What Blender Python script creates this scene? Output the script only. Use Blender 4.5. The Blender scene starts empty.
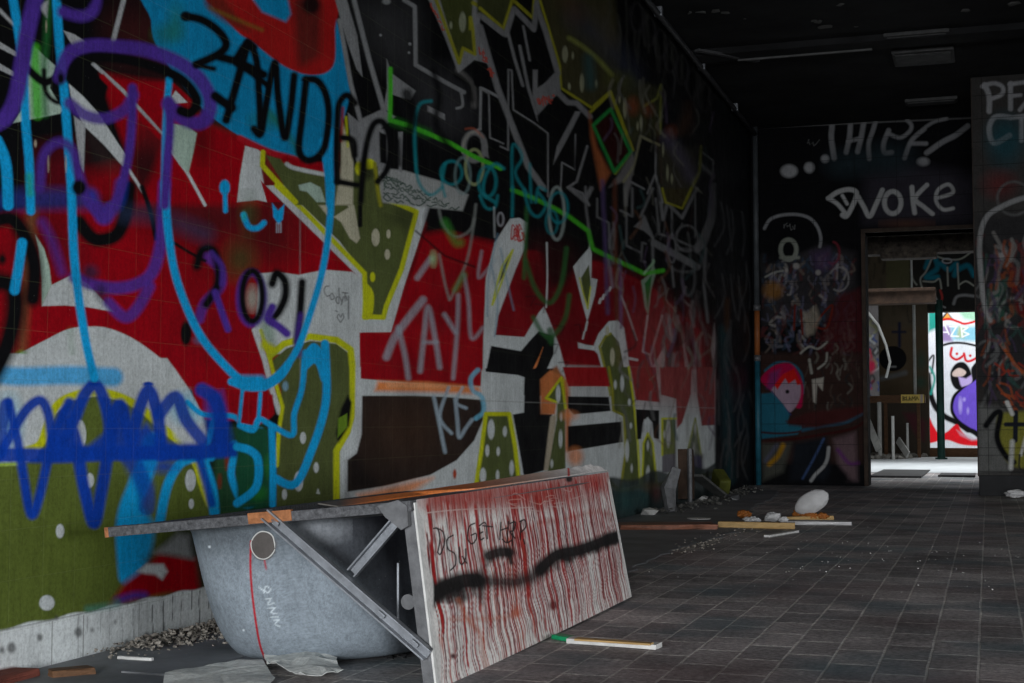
import bpy, bmesh, math, random
import numpy as np
from mathutils import Matrix, Vector, noise as mnoise

random.seed(7); np.random.seed(7)
sc = bpy.context.scene
COL = sc.collection

# ------------------------------------------------------------------ camera
IW, IH, F = 1024, 683, 1422.0
CX, CY = 512.0, 341.5
VPX, VPY = 988.0, 424.0
EYE = 0.60
_yd = np.array([(VPX-CX)/F, (VPY-CY)/F, 1.0]); _yd /= np.linalg.norm(_yd)
_t = math.atan((VPY-CY)/F)
_up = np.array([0, -math.cos(_t), math.sin(_t)])
_xd = np.cross(_yd, _up)
RW = np.stack([_xd, _yd, _up])          # world = RW @ cam(x right, y down, z forward)
cam_d = bpy.data.cameras.new('camera'); cam = bpy.data.objects.new('camera', cam_d); COL.objects.link(cam)
cam_d.sensor_width = 36; cam_d.lens = F/IW*36; cam_d.clip_end = 200; cam_d.clip_start = 0.05
m = Matrix.Identity(4)
for i in range(3):
    m[i][0] = RW[i][0]; m[i][1] = -RW[i][1]; m[i][2] = -RW[i][2]
m[2][3] = EYE
cam.matrix_world = m
sc.camera = cam

def ray(x, y): return RW @ np.array([(x-CX)/F, (y-CY)/F, 1.0])
CAM = np.array([0, 0, EYE])
def atX(x, y, X): r = ray(x, y); return CAM + r*X/r[0]
def atY(x, y, Y): r = ray(x, y); return CAM + r*Y/r[1]
def atZ(x, y, Z): r = ray(x, y); return CAM + r*(Z-EYE)/r[2]
def proj(P):
    P = np.asarray(P, float) - CAM
    c = P @ RW
    return CX + F*c[..., 0]/c[..., 2], CY + F*c[..., 1]/c[..., 2]

# ------------------------------------------------------------------ world, light, exposure
sc.view_settings.view_transform = 'Standard'; sc.view_settings.look = 'None'
sc.view_settings.gamma = 1; sc.view_settings.use_curve_mapping = False
sc.view_settings.exposure = 0.0
w = bpy.data.worlds.new('world'); sc.world = w; w.use_nodes = True
w.node_tree.nodes['Background'].inputs[0].default_value = (0.75, 0.87, 1.0, 1)
w.node_tree.nodes['Background'].inputs[1].default_value = 0.04

WX, CEIL, YF, YP = -2.212, 3.56, 14.2, 12.65       # left wall, ceiling, far wall, nearer wall on the right
RX = 4.6
def area(name, loc, rot, sx, sy, power, color=(1, 1, 1)):
    d = bpy.data.lights.new(name, 'AREA'); d.shape = 'RECTANGLE'; d.size = sx; d.size_y = sy
    d.energy = power; d.color = color
    o = bpy.data.objects.new(name, d); COL.objects.link(o); o.location = loc; o.rotation_euler = rot
    return o
# daylight lamps behind openings added out of view, low lintels shading the upper wall
OPEN = [(-1.2, 2.6, 0.0, 1.5), (4.6, 6.8, 0.0, 1.5), (8.6, 10.6, 0.0, 1.5)]
SIDE_P = [430, 130, 120]
for (y0, y1, z0, z1), p in zip(OPEN, SIDE_P):
    area('daylight_side', (RX+3.2, (y0+y1)/2, 1.0), (0, math.radians(90), 0), 2.0, y1-y0+1.5, p, (0.93, 0.97, 1.0))
FRONT = (-2.1, 2.8, 0.0, 1.9)
area('daylight_front', (0.4, -10.0, 1.5), (math.radians(90), 0, 0), 6.0, 3.0, 1900, (0.93, 0.97, 1.0))
# roof lights of the room behind the doorway and of the open yard past it
rd = area('roof_daylight', (0.2, 20.4, 5.0), (0, 0, 0), 5.0, 3.6, 270, (0.95, 0.98, 1.0)); rd.data.spread = math.radians(105)
area('yard_daylight', (0.3, 30.6, 6.0), (math.radians(25), 0, 0), 6.0, 4.5, 640, (1, 1, 1))

# ------------------------------------------------------------------ helpers
def tag(o, label=None, cat=None, group=None, kind=None):
    if label: o['label'] = label
    if cat: o['category'] = cat
    if group: o['group'] = group
    if kind: o['kind'] = kind
    return o
def mesh_obj(name, verts, faces, mat, parent=None, smooth=False):
    me = bpy.data.meshes.new(name)
    me.from_pydata([tuple(v) for v in verts], [], faces); me.update()
    if mat: me.materials.append(mat)
    if smooth: me.polygons.foreach_set('use_smooth', [True]*len(me.polygons))
    o = bpy.data.objects.new(name, me); COL.objects.link(o)
    if parent: o.parent = parent
    return o
def bm_obj(name, bm, mat, parent=None, smooth=False):
    me = bpy.data.meshes.new(name); bm.normal_update(); bm.to_mesh(me); bm.free()
    if mat: me.materials.append(mat)
    if smooth: me.polygons.foreach_set('use_smooth', [True]*len(me.polygons))
    o = bpy.data.objects.new(name, me); COL.objects.link(o)
    if parent: o.parent = parent
    return o
def empty(name, loc=(0, 0, 0), rz=0.0):
    o = bpy.data.objects.new(name, None); COL.objects.link(o); o.location = loc; o.rotation_euler = (0, 0, rz)
    o.empty_display_size = 0.1
    return o
def box(bm, c, s, rot=None, bev=0.0):
    M = Matrix.Translation(Vector(c))
    if rot is not None: M = M @ rot.to_4x4()
    r = bmesh.ops.create_cube(bm, size=1.0, matrix=M @ Matrix.Diagonal((s[0], s[1], s[2], 1)))
    if bev:
        es = list({e for v in r['verts'] for e in v.link_edges})
        bmesh.ops.bevel(bm, geom=es, offset=bev, segments=2, affect='EDGES', profile=0.6)
def box2(bm, a, b, bev=0.0):
    a = Vector(a); b = Vector(b)
    box(bm, (a+b)/2, [abs(b[i]-a[i]) for i in range(3)], None, bev)
def beam(bm, a, b, wd, ht, up=(0, 0, 1), bev=0.0):
    a = Vector(a); b = Vector(b); d = (b-a); L = d.length; x = d.normalized()
    y = Vector(up).cross(x).normalized(); z = x.cross(y)
    R = Matrix((x, y, z)).transposed()
    box(bm, (a+b)/2, (L, wd, ht), R, bev)
def tube(bm, pts, r, n=10):
    pts = [Vector(p) for p in pts]; rings = []
    for i, p in enumerate(pts):
        d = (pts[min(i+1, len(pts)-1)] - pts[max(i-1, 0)]).normalized()
        a = Vector((0, 0, 1)) if abs(d.z) < 0.9 else Vector((1, 0, 0))
        x = d.cross(a).normalized(); y = d.cross(x)
        rr = r[i] if hasattr(r, '__len__') else r
        rings.append([bm.verts.new(p + (x*math.cos(t)+y*math.sin(t))*rr) for t in [2*math.pi*k/n for k in range(n)]])
    for a, b in zip(rings, rings[1:]):
        for k in range(n): bm.faces.new((a[k], a[(k+1) % n], b[(k+1) % n], b[k]))
    bm.faces.new(rings[0][::-1]); bm.faces.new(rings[-1])
def shard(bm, c, sz, seed, n=7, flat=0.4):
    rr = random.Random(seed); vs = []
    for k in range(n+4):
        v = Vector((rr.uniform(-1, 1), rr.uniform(-1, 1), rr.uniform(-1, 1))).normalized()
        vs.append(bm.verts.new(Vector(c)+Vector((v.x*sz, v.y*sz, v.z*sz*flat))))
    r = bmesh.ops.convex_hull(bm, input=vs)
    bmesh.ops.delete(bm, geom=list({g for g in r['geom_interior'] if isinstance(g, bmesh.types.BMVert)}), context='VERTS')

def new_mat(name):
    mt = bpy.data.materials.new(name); mt.use_nodes = True
    nt = mt.node_tree; return mt, nt, nt.nodes['Principled BSDF']
def N(nt, t, **k):
    n = nt.nodes.new(t)
    for a, b in k.items(): setattr(n, a, b)
    return n
def mixrgb(nt, mode, fac, a, b):
    n = nt.nodes.new('ShaderNodeMix'); n.data_type = 'RGBA'; n.blend_type = mode
    for s, v in ((n.inputs[0], fac), (n.inputs[6], a), (n.inputs[7], b)):
        if isinstance(v, bpy.types.NodeSocket): nt.links.new(v, s)
        elif isinstance(v, (int, float)): s.default_value = v
        else: s.default_value = (*v, 1)
    return n.outputs[2]
def ramp(nt, src, stops):
    r = nt.nodes.new('ShaderNodeValToRGB'); nt.links.new(src, r.inputs[0])
    cr = r.color_ramp
    while len(cr.elements) < len(stops): cr.elements.new(0.5)
    for e, (p, c) in zip(cr.elements, stops):
        e.position = p; e.color = (*c, 1) if hasattr(c, '__len__') else (c, c, c, 1)
    return r.outputs[0]
def noise(nt, vec, scale, detail=4, rough=0.6):
    n = nt.nodes.new('ShaderNodeTexNoise'); n.inputs['Scale'].default_value = scale
    n.inputs['Detail'].default_value = detail; n.inputs['Roughness'].default_value = rough
    nt.links.new(vec, n.inputs['Vector']); return n.outputs[0]
def coords(nt): return nt.nodes.new('ShaderNodeTexCoord').outputs['Object']
def bump(nt, bs, h, strength, dist=0.01):
    b = nt.nodes.new('ShaderNodeBump'); b.inputs['Strength'].default_value = strength; b.inputs['Distance'].default_value = dist
    nt.links.new(h, b.inputs['Height']); nt.links.new(b.outputs[0], bs.inputs['Normal'])
def simple(name, c, rough=0.7, var=0.3, scale=8, metal=0.0, bmp=0.2, c2=None, stretch=(1, 1, 1)):
    mt, nt, bs = new_mat(name)
    co = coords(nt)
    mp = N(nt, 'ShaderNodeMapping'); nt.links.new(co, mp.inputs[0]); mp.inputs['Scale'].default_value = stretch
    n = noise(nt, mp.outputs[0], scale, 6, 0.65)
    dark = [x*(1-var) for x in c]; lite = [min(1, x*(1+var)) for x in c]
    col = ramp(nt, n, [(0.3, c2 or dark), (0.5, c), (0.7, lite)])
    nt.links.new(col, bs.inputs['Base Color'])
    bs.inputs['Specular IOR Level'].default_value = .22
    bs.inputs['Roughness'].default_value = rough; bs.inputs['Metallic'].default_value = metal
    if bmp: bump(nt, bs, noise(nt, mp.outputs[0], scale*4, 6, 0.7), bmp, 0.004)
    return mt
def painted(name, rough=0.42, mode=None, tile=(0.12, 0.12), joint=(0.55, 0.6, 0.25), joint_fac=0.35, off=(0, 0), grime=0.25, jw=0.0016, speck=.25, spec=0.07):
    """paint stored in the colour attribute, over tiled / block masonry joints"""
    mt, nt, bs = new_mat(name)
    at = N(nt, 'ShaderNodeVertexColor'); at.layer_name = 'paint'
    co = coords(nt)
    col = at.outputs[0]
    g = noise(nt, co, 5.0, 8, 0.7)
    col = mixrgb(nt, 'MULTIPLY', 1.0, col, ramp(nt, g, [(0.3, 1-grime), (0.6, 1.0)]))
    fine = noise(nt, co, 110, 4, 0.75)
    col = mixrgb(nt, 'MULTIPLY', 1.0, col, ramp(nt, fine, [(0.34, 0.78), (0.58, 1.05)]))
    stm = N(nt, 'ShaderNodeMapping'); nt.links.new(co, stm.inputs[0]); stm.inputs['Scale'].default_value = (1, 1, .12)
    col = mixrgb(nt, 'MULTIPLY', 1.0, col, ramp(nt, noise(nt, stm.outputs[0], 60, 4, .7), [(0.32, 0.86), (0.56, 1.03)]))
    spk = ramp(nt, noise(nt, co, 160, 1, .5), [(.77, 0), (.80, speck)])
    col = mixrgb(nt, 'MIX', spk, col, (.42,.42,.40))
    h = noise(nt, co, 40, 5, 0.6)
    if mode:
        sx = N(nt, 'ShaderNodeSeparateXYZ'); nt.links.new(co, sx.inputs[0])
        cb = N(nt, 'ShaderNodeCombineXYZ')
        nt.links.new(sx.outputs['Y' if mode == 'YZ' else 'X'], cb.inputs[0]); nt.links.new(sx.outputs[2], cb.inputs[1])
        mp = N(nt, 'ShaderNodeMapping'); nt.links.new(cb.outputs[0], mp.inputs[0]); mp.inputs['Location'].default_value = (off[0], off[1], 0)
        bt = N(nt, 'ShaderNodeTexBrick'); bt.offset = 0.0; nt.links.new(mp.outputs[0], bt.inputs['Vector'])
        bt.inputs['Scale'].default_value = 1.0; bt.inputs['Mortar Size'].default_value = jw
        bt.inputs['Mortar Smooth'].default_value = 0.5
        bt.inputs['Brick Width'].default_value = tile[0]; bt.inputs['Row Height'].default_value = tile[1]
        fac = bt.outputs['Fac']
        mm = N(nt, 'ShaderNodeMath', operation='MULTIPLY'); nt.links.new(fac, mm.inputs[0]); mm.inputs[1].default_value = joint_fac
        col = mixrgb(nt, 'MIX', mm.outputs[0], col, joint)
        inv = N(nt, 'ShaderNodeMath', operation='MULTIPLY_ADD'); nt.links.new(fac, inv.inputs[0]); inv.inputs[1].default_value = -1.0
        nt.links.new(h, inv.inputs[2]); h = inv.outputs[0]
    bs.inputs['Specular IOR Level'].default_value = spec
    nt.links.new(col, bs.inputs['Base Color'])
    rr = ramp(nt, g, [(0.3, rough+0.2), (0.7, rough)])
    nt.links.new(rr, bs.inputs['Roughness'])
    bump(nt, bs, h, 0.35, 0.003)
    return mt

# ------------------------------------------------------------------ the spray-can painter
class Canvas:
    """a dense mesh surface whose colour attribute gets sprayed; px, py = where its vertices sit on the picture used for tracing"""
    def __init__(s, P, base):
        s.P = np.asarray(P, float); s.px, s.py = proj(s.P)
        s.c = np.tile(np.array(base, np.float32), (len(s.P), 1)); s.wf = s.sf = 1.0; s.frame(0, 0, 1)
    def frame(s, ox, oy, k): s.ox, s.oy, s.k = ox, oy, k; return s
    def pts(s, p): return np.array([(s.ox+x*s.k, s.oy+y*s.k) for x, y in p], float)
    def blend(s, idx, a, col):
        a = (a[:, None]).astype(np.float32)
        s.c[idx] = s.c[idx]*(1-a) + np.array(col, np.float32)*a
    def box_idx(s, p, m):
        x0, y0 = p.min(0)-m; x1, y1 = p.max(0)+m
        return np.nonzero((s.px >= x0) & (s.px <= x1) & (s.py >= y0) & (s.py <= y1))[0]
    @staticmethod
    def spline(p, closed=False, n=6):
        if len(p) < 3: return p
        out = []; L = len(p)
        q = (lambda i: p[i % L]) if closed else (lambda i: p[min(max(i, 0), L-1)])
        for i in range(L if closed else L-1):
            a, b, c, d = q(i-1), q(i), q(i+1), q(i+2)
            for t in np.linspace(0, 1, n, endpoint=False):
                out.append(0.5*((2*b)+(-a+c)*t+(2*a-5*b+4*c-d)*t*t+(-a+3*b-3*c+d)*t**3))
        if not closed: out.append(p[-1])
        return np.array(out)
    @staticmethod
    def dist(x, y, a, b):
        d = b-a; L = (d*d).sum()+1e-9
        t = np.clip(((x-a[0])*d[0]+(y-a[1])*d[1])/L, 0, 1)
        return np.hypot(x-a[0]-t*d[0], y-a[1]-t*d[1])
    def poly(s, col, p, soft=0.5, smooth=False, op=1.0):
        p = s.pts(p)
        if smooth: p = s.spline(p, True)
        idx = s.box_idx(p, soft+1)
        if not len(idx): return
        x, y = s.px[idx], s.py[idx]
        ins = np.zeros(len(idx), bool); dm = np.full(len(idx), 1e9)
        for i in range(len(p)):
            a, b = p[i-1], p[i]
            if a[1] != b[1]:
                ins ^= ((a[1] > y) != (b[1] > y)) & (x < (b[0]-a[0])*(y-a[1])/(b[1]-a[1])+a[0])
            dm = np.minimum(dm, s.dist(x, y, a, b))
        sd = np.where(ins, dm, -dm)
        s.blend(idx, op*np.clip(sd/(2*soft)+0.5, 0, 1), col)
    def line(s, col, p, w, soft=0.6, smooth=True, op=1.0):
        """w in tracing units of the current frame"""
        p = s.pts(p); w = w*s.k*s.wf; soft = soft*s.sf
        if smooth: p = s.spline(p)
        idx = s.box_idx(p, w/2+soft+1)
        if not len(idx): return
        x, y = s.px[idx], s.py[idx]; dm = np.full(len(idx), 1e9)
        for a, b in zip(p, p[1:]): dm = np.minimum(dm, s.dist(x, y, a, b))
        s.blend(idx, op*np.clip((w/2-dm)/(2*soft)+0.5, 0, 1), col)
    def dot(s, col, *ells, soft=0.5, op=1.0):
        for cx, cy, rx, ry in ells:
            cx, cy = s.ox+cx*s.k, s.oy+cy*s.k; rx, ry = rx*s.k, ry*s.k
            idx = s.box_idx(np.array([[cx-rx, cy-ry], [cx+rx, cy+ry]]), soft+1)
            if not len(idx): continue
            r = np.hypot((s.px[idx]-cx)/rx, (s.py[idx]-cy)/ry)
            s.blend(idx, op*np.clip((1-r)*min(rx, ry)/(2*soft)+0.5, 0, 1), col)
    def ring(s, col, cx, cy, rx, ry, w, soft=0.6, op=1.0, a0=0, a1=360):
        n = 25
        p = [(cx+rx*math.cos(math.radians(a0+(a1-a0)*i/n)), cy+ry*math.sin(math.radians(a0+(a1-a0)*i/n))) for i in range(n+1)]
        s.line(col, p, w, soft, False, op)
    def store(s, me):
        at = me.color_attributes.new('paint', 'FLOAT_COLOR', 'POINT')
        a = np.ones((len(s.P), 4), np.float32); a[:, :3] = np.clip(s.c, 0, 1)
        at.data.foreach_set('color', a.ravel())
def grid_mesh(name, P, nu, nv, mat, parent=None, smooth=False, flip=False):
    """P: (nv*nu, 3)"""
    me = bpy.data.meshes.new(name)
    i = np.arange((nv-1)*nu).reshape(nv-1, nu)[:, :-1].ravel()
    q = np.stack([i, i+1, i+1+nu, i+nu], 1)
    if flip: q = q[:, ::-1]
    nf = len(q)
    me.vertices.add(len(P)); me.vertices.foreach_set('co', np.asarray(P, np.float32).ravel())
    me.loops.add(nf*4); me.loops.foreach_set('vertex_index', q.astype(np.int32).ravel())
    me.polygons.add(nf); me.polygons.foreach_set('loop_start', (np.arange(nf)*4).astype(np.int32))
    me.update(calc_edges=True); me.validate()
    me.polygons.foreach_set('use_smooth', np.full(nf, smooth))
    me.materials.append(mat)
    o = bpy.data.objects.new(name, me); COL.objects.link(o)
    if parent: o.parent = parent
    return o
# ------------------------------------------------------------------ paint colours (albedo)
WHITE=(.58,.61,.61); GREYW=(.40,.41,.42); DIMSILV=(.24,.245,.25); DGREY=(.10,.10,.105); BLACK=(.005,.005,.006); RED=(.34,.002,.008); DRED=(.13,.004,.010)  # the silver is darkened to stand for the dim upper wall
SALM=(.36,.06,.06); OLIVE=(.095,.115,.036); OLIVE2=(.115,.15,.028); YEL=(.58,.60,.012); LIME=(.07,.50,.025); DYEL=(.30,.29,.02); CYAN=(.008,.39,.80); LCYAN=(.15,.60,.85)
PURP=(.085,.035,.33); BLUE=(.004,.050,.42); TEAL=(.01,.26,.30); ORG=(.85,.27,.08); DORG=(.55,.12,.02); GRN=(.02,.16,.035); CREAM=(.50,.47,.34)
SKY=(.006,.26,.52); BRN=(.03,.018,.014); MINT=(.42,.55,.46); LILAC=(.20,.14,.30); KHAKI=(.30,.30,.15); PALEB=(.36,.45,.52)
K = 256/874
rnd = random.Random(3)

def scrib(c, col, x0, y0, x1, y1, n, w, h, seed=0, soft=0.4, op=1.0):
    """a line of small scribbled handwriting between two points"""
    r = random.Random(seed); p = []
    for i in range(n):
        t = i/(n-1); p.append((x0+(x1-x0)*t + r.uniform(-.5, .5)*h*.6, y0+(y1-y0)*t + r.uniform(-1, 1)*h))
    for i in range(0, n-2, 4): c.line(col, p[i:i+4], w, soft, True, op)

def paint_left(c):
    c.wf, c.sf = 1.14, 1.25
    # broad fields ------------------------------------------------------
    c.frame(0, 0, 1)
    c.poly(RED, [(-80,300),(0,212),(30,205),(80,175),(110,82),(165,82),(205,122),(255,143),(330,165),(390,190),(430,225),(480,232),(530,250),(600,262),(650,285),(700,330),(712,420),(700,470),(640,440),(500,400),(240,395),(190,390),(-80,392)], 1.5)
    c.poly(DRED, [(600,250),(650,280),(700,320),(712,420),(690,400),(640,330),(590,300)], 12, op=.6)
    c.poly(WHITE, [(475,370),(560,365),(715,370),(715,490),(460,490)], 1.5)
    c.poly(WHITE, [(340,330),(362,330),(362,380),(480,392),(500,470),(340,500)], 1)
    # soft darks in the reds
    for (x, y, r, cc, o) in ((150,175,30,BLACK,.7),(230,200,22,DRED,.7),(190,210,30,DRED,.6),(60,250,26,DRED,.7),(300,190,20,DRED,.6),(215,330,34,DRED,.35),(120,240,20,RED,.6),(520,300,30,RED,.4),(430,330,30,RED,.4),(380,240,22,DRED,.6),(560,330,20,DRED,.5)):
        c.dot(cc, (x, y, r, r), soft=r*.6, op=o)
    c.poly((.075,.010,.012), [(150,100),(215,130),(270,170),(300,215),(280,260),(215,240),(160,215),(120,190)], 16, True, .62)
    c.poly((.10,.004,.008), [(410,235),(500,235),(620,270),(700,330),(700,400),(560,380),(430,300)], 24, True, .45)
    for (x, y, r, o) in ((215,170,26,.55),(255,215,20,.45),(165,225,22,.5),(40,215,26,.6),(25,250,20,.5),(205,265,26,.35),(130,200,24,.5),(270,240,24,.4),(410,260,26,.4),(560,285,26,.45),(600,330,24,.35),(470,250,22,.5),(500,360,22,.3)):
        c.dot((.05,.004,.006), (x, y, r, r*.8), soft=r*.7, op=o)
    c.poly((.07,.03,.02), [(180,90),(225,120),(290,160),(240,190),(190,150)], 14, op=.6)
    # ---------------------------------------------------- crop A : top left
    c.frame(0, 0, K)
    c.poly(BLACK, [(-200,-200),(530,-200),(520,60),(530,150),(590,250),(400,240),(330,230),(430,520),(440,700),(-200,720)], 3)
    c.poly((.06,.012,.012), [(400,60),(520,70),(540,160),(600,240),(480,250),(400,190)], 25, True)
    c.poly((.035,.02,.02), [(290,430),(425,570),(440,640),(330,560)], 8)
    c.poly(DRED, [(130,520),(250,500),(300,683),(120,683)], 18, op=.9)
    c.poly(RED, [(345,250),(560,280),(640,340),(700,420),(830,470),(890,485),(890,700),(470,700),(560,480),(440,350)], 4)
    c.poly(RED, [(290,590),(440,560),(470,690),(300,690)], 10, op=.8)
    c.dot(BLACK, (480,250,70,26), (500,560,50,60), (690,480,30,60), soft=8, op=.55)
    c.poly(RED, [(400,275),(560,290),(560,320),(440,300)], 3)
    c.poly(GREYW, [(-20,25),(52,95),(48,78),(0,28)], 1.2)
    for p in ([(-30,125),(60,180),(60,196),(-30,150)], [(-30,200),(56,250),(56,266),(-30,225)]): c.poly(GREYW, p, .6)
    c.poly(MINT, [(115,155),(150,190),(190,225),(170,300),(215,375),(205,388),(45,420),(90,350),(95,240)], .6)
    c.line(GRN, [(165,0),(160,120),(150,250),(155,390)], 18, 2.5, op=.8)
    c.line(LIME, [(118,165),(122,260),(128,390)], 30, 2.2, op=.85)
    c.line(BLACK, [(90,230),(150,280),(200,260)], 24, 1.2)
    c.line(BLACK, [(150,240),(155,310),(185,345),(215,345),(235,300),(205,250),(200,280)], 14, 1.2)
    c.poly(GREYW, [(215,103),(255,118),(292,142),(280,170),(250,160)], .6)
    c.poly(WHITE, [(235,285),(285,330),(335,385),(430,530),(428,578),(355,495),(285,428),(245,345)], .6)
    c.line(WHITE, [(440,580),(488,655)], 9, .6)
    c.poly(GREYW, [(252,395),(292,425),(286,590),(272,560)], .7)
    c.poly(GREYW, [(130,20),(165,0),(160,60)], 1.5)
    c.line(GREYW, [(318,218),(420,310),(550,455)], 11, .5, False)
    c.line(RED, [(350,262),(430,345),(545,465)], 16, .8, False)
    c.line(WHITE, [(585,515),(640,590),(700,700)], 9, .5, False)
    c.line(GREYW, [(422,0),(385,145)], 14, .8, False)
    c.poly(MINT, [(575,420),(640,430),(672,455),(660,520),(643,592),(612,560),(590,520)], .8)
    c.poly(WHITE, [(600,308),(640,350),(590,355),(583,335)], .6)
    c.line(RED, [(590,290),(650,345)], 12, .8)
    # blue bubble -------------------------------------------------------
    c.frame(0, 0, 1)
    c.poly(SKY, [(152,-20),(151,20),(156,45),(176,76),(205,111),(243,138),(275,152),(298,160),(312,160),(329,148),(340,128),(347,108),(350,85),(344,45),(336,18),(330,-20)], .9, True)
    c.dot(GRN, (168,34,14,10), (268,120,16,8), (176,20,8,16), soft=6, op=.5)
    c.line(GRN, [(265,108),(292,140),(300,165)], 5, 2.5, op=.6)
    c.poly((.40,.012,.012), [(202,-20),(232,26),(255,44),(284,66),(312,75),(333,66),(335,30),(331,-20)], 1.2, True)
    c.poly((.14,.02,.012), [(215,-10),(240,20),(250,32),(225,22),(205,4)], 3, True, .8)
    c.poly(BRN, [(295,-5),(318,-5),(320,50),(310,62),(298,60)], 5, True, .7)
    c.dot(BLACK, (311,5,9,9), soft=3, op=.9)
    c.poly(SKY, [(246,-10),(286,-10),(291,14),(286,22),(262,12)], 2)
    c.line((.2,.12,.02), [(210,8),(238,20),(262,30)], 3, 1.5, op=.7)
    c.line((.45,.01,.02), [(240,138),(270,152),(298,160),(333,175)], 5, 1)
    # ---------------------------------------------------- crop D : white arch
    c.frame(0, 190, K)
    c.poly(WHITE, [(-60,590),(0,580),(60,560),(150,515),(230,476),(300,466),(370,472),(450,505),(530,560),(590,615),(640,690),(660,760),(-60,760)], .7, True)
    c.poly(WHITE, [(143,396),(175,325),(245,290),(300,320),(388,416),(300,400),(220,394)], .6)
    c.poly(MINT, [(120,152),(150,200),(168,260),(176,325),(143,396),(142,300),(132,200)], .7)
    c.line(GRN, [(240,480),(250,600)], 14, 3, op=.35)
    c.line((.16,.10,.04), [(110,60),(85,380),(75,560)], 26, 4, op=.7)
    c.dot(LIME, (72,588,24,30), soft=4, op=.9)
    c.line(CYAN, [(30,635),(395,637)], 52, 2, op=.9)
    # ---------------------------------------------------- crop G : lower left
    c.frame(0, 370, K)
    c.poly(WHITE, [(-60,-60),(570,-40),(600,0),(645,65),(680,130),(697,190),(712,260),(660,340),(-60,330)], .8)
    c.frame(0, 370, K)
    c.line(CYAN, [(-10,12),(60,22),(240,18),(388,24)], 56, 2.2, op=.85)
    c.poly(OLIVE2, [(-80,325),(60,325),(125,300),(150,230),(190,150),(240,105),(330,88),(440,108),(520,165),(590,235),(640,290),(690,380),(740,480),(900,480),(900,800),(620,830),(-80,930)], 1.0)
    c.line(YEL, [(80,278),(135,255),(158,200),(180,140),(220,100),(290,78),(370,80),(440,105),(500,145),(560,200),(625,255),(665,310),(690,385),(715,455)], 24, .9)
    c.line((.35,.5,.05), [(-10,322),(75,318)], 12, 1)
    c.dot(WHITE, (272,222,22,52), (307,377,14,25), (205,550,14,24), (650,377,18,37), (653,457,9,17), (477,435,10,18), (515,250,18,24))
    c.dot(WHITE, (160,795,26,26), soft=.8)
    c.poly(WHITE, [(560,110),(640,100),(690,140),(712,260),(650,280),(600,230)], 3)
    c.dot(LCYAN, (640,130,60,50), (30,180,40,80), soft=8, op=.6)
    # lower right corner of this crop: dark green and red
    c.poly((.02,.07,.03), [(735,200),(900,180),(900,480),(725,500),(712,440),(730,330)], 4)
    c.poly(RED, [(640,-10),(900,-10),(900,170),(760,175),(700,170),(660,90)], 1.0)
    c.dot(RED, (775,310,6,26), (795,370,5,20), (750,380,5,18), soft=2, op=.7)
    # blue and cyan scrawls
    c.poly(CYAN, [(415,520),(440,430),(520,520),(510,640),(455,720),(425,650)], 4, True, .95)
    for p, w in (([(440,700),(430,560),(440,480),(470,400),(500,320),(520,250)], 62), ([(545,520),(570,400),(610,325),(660,300),(720,295)], 28), ([(690,300),(722,400),(732,485)], 30), ([(735,160),(715,230),(700,300),(735,460)], 18)):
        c.line(CYAN, p, w, 2.0 if w > 40 else 1.2)
    c.line(CYAN, [(640,110),(690,150),(760,155),(800,160),(840,190),(890,205)], 16, .8)
    c.line(CYAN, [(800,290),(790,360),(820,440),(850,460),(890,430)], 22, 1)
    c.line(CYAN, [(800,262),(890,285)], 36, 1.2)
    c.line(CYAN, [(830,50),(825,165)], 12, .8)
    for p, w, o in (([(-40,330),(10,270),(60,180),(100,125),(140,105),(165,150),(175,220),(180,280)], 30, .97),
                 ([(30,110),(50,200),(60,240),(75,330),(105,490),(132,440),(165,300),(195,200),(235,110)], 28, .97),
                 ([(20,120),(5,200),(0,280)], 40, .9),
                 ([(180,280),(240,200),(285,90),(325,52),(355,100),(375,200),(365,300),(345,420),(322,522),(298,450),(275,340),(262,250),(240,180)], 36, .97),
                 ([(370,290),(385,180),(410,120),(435,200),(450,240),(470,150),(505,70),(530,120),(545,200),(550,290)], 38, .97),
                 ([(430,290),(465,330),(500,420),(500,470)], 48, .6),
                 ([(545,150),(600,92),(635,170),(690,240)], 38, .93),
                 ([(690,68),(730,95),(752,160),(755,260)], 42, .93),
                 ([(680,300),(708,400),(722,455)], 26, .9),
                 ([(-40,292),(60,290),(200,292),(400,283),(600,284),(800,272)], 44, .97)):
        c.line(BLUE, p, w, 1.6, op=o)
    c.dot(BLUE, (322,46,20,8), (506,48,18,8), soft=.8)
    c.dot(BLUE, (560,330,40,20), soft=5, op=.8)
    c.poly(BLUE, [(375,200),(420,150),(450,230),(500,180),(545,240),(600,250),(700,250),(700,300),(180,310),(200,230),(300,260)], 3, op=.9)
    c.poly(BLUE, [(185,240),(205,140),(250,100),(260,180),(240,280),(180,290)], 3, op=.8)
    c.poly(BLUE, [(700,80),(760,70),(780,170),(800,260),(720,290),(700,200)], 4, op=.75)
    c.poly(BLUE, [(420,300),(500,300),(520,400),(490,470),(465,400)], 6, op=.6)
    # red / white patch low behind the tub end and dark patches
    c.frame(0, 540, 200/955)
    c.poly((.02,.02,.02), [(700,90),(860,-60),(1000,-60),(1000,400),(860,330)], 8, op=.9)
    c.poly(RED, [(520,310),(600,200),(700,130),(760,60),(930,90),(960,290),(820,250),(640,290)], 4)
    c.poly(WHITE, [(655,150),(700,115),(780,115),(800,150),(775,190),(740,165),(690,160)], 2)
    c.poly((.3,.31,.31), [(740,60),(850,-30),(900,-20),(920,90),(820,70)], 4)
    c.dot(BLACK, (900,300,60,40), soft=6, op=.8)
    c.line(BLUE, [(560,290),(640,265),(690,265)], 26, 3, op=.8)
    # ---------------------------------------------------- crop E : the arrow and the second arch
    c.frame(240, 190, K)
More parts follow.
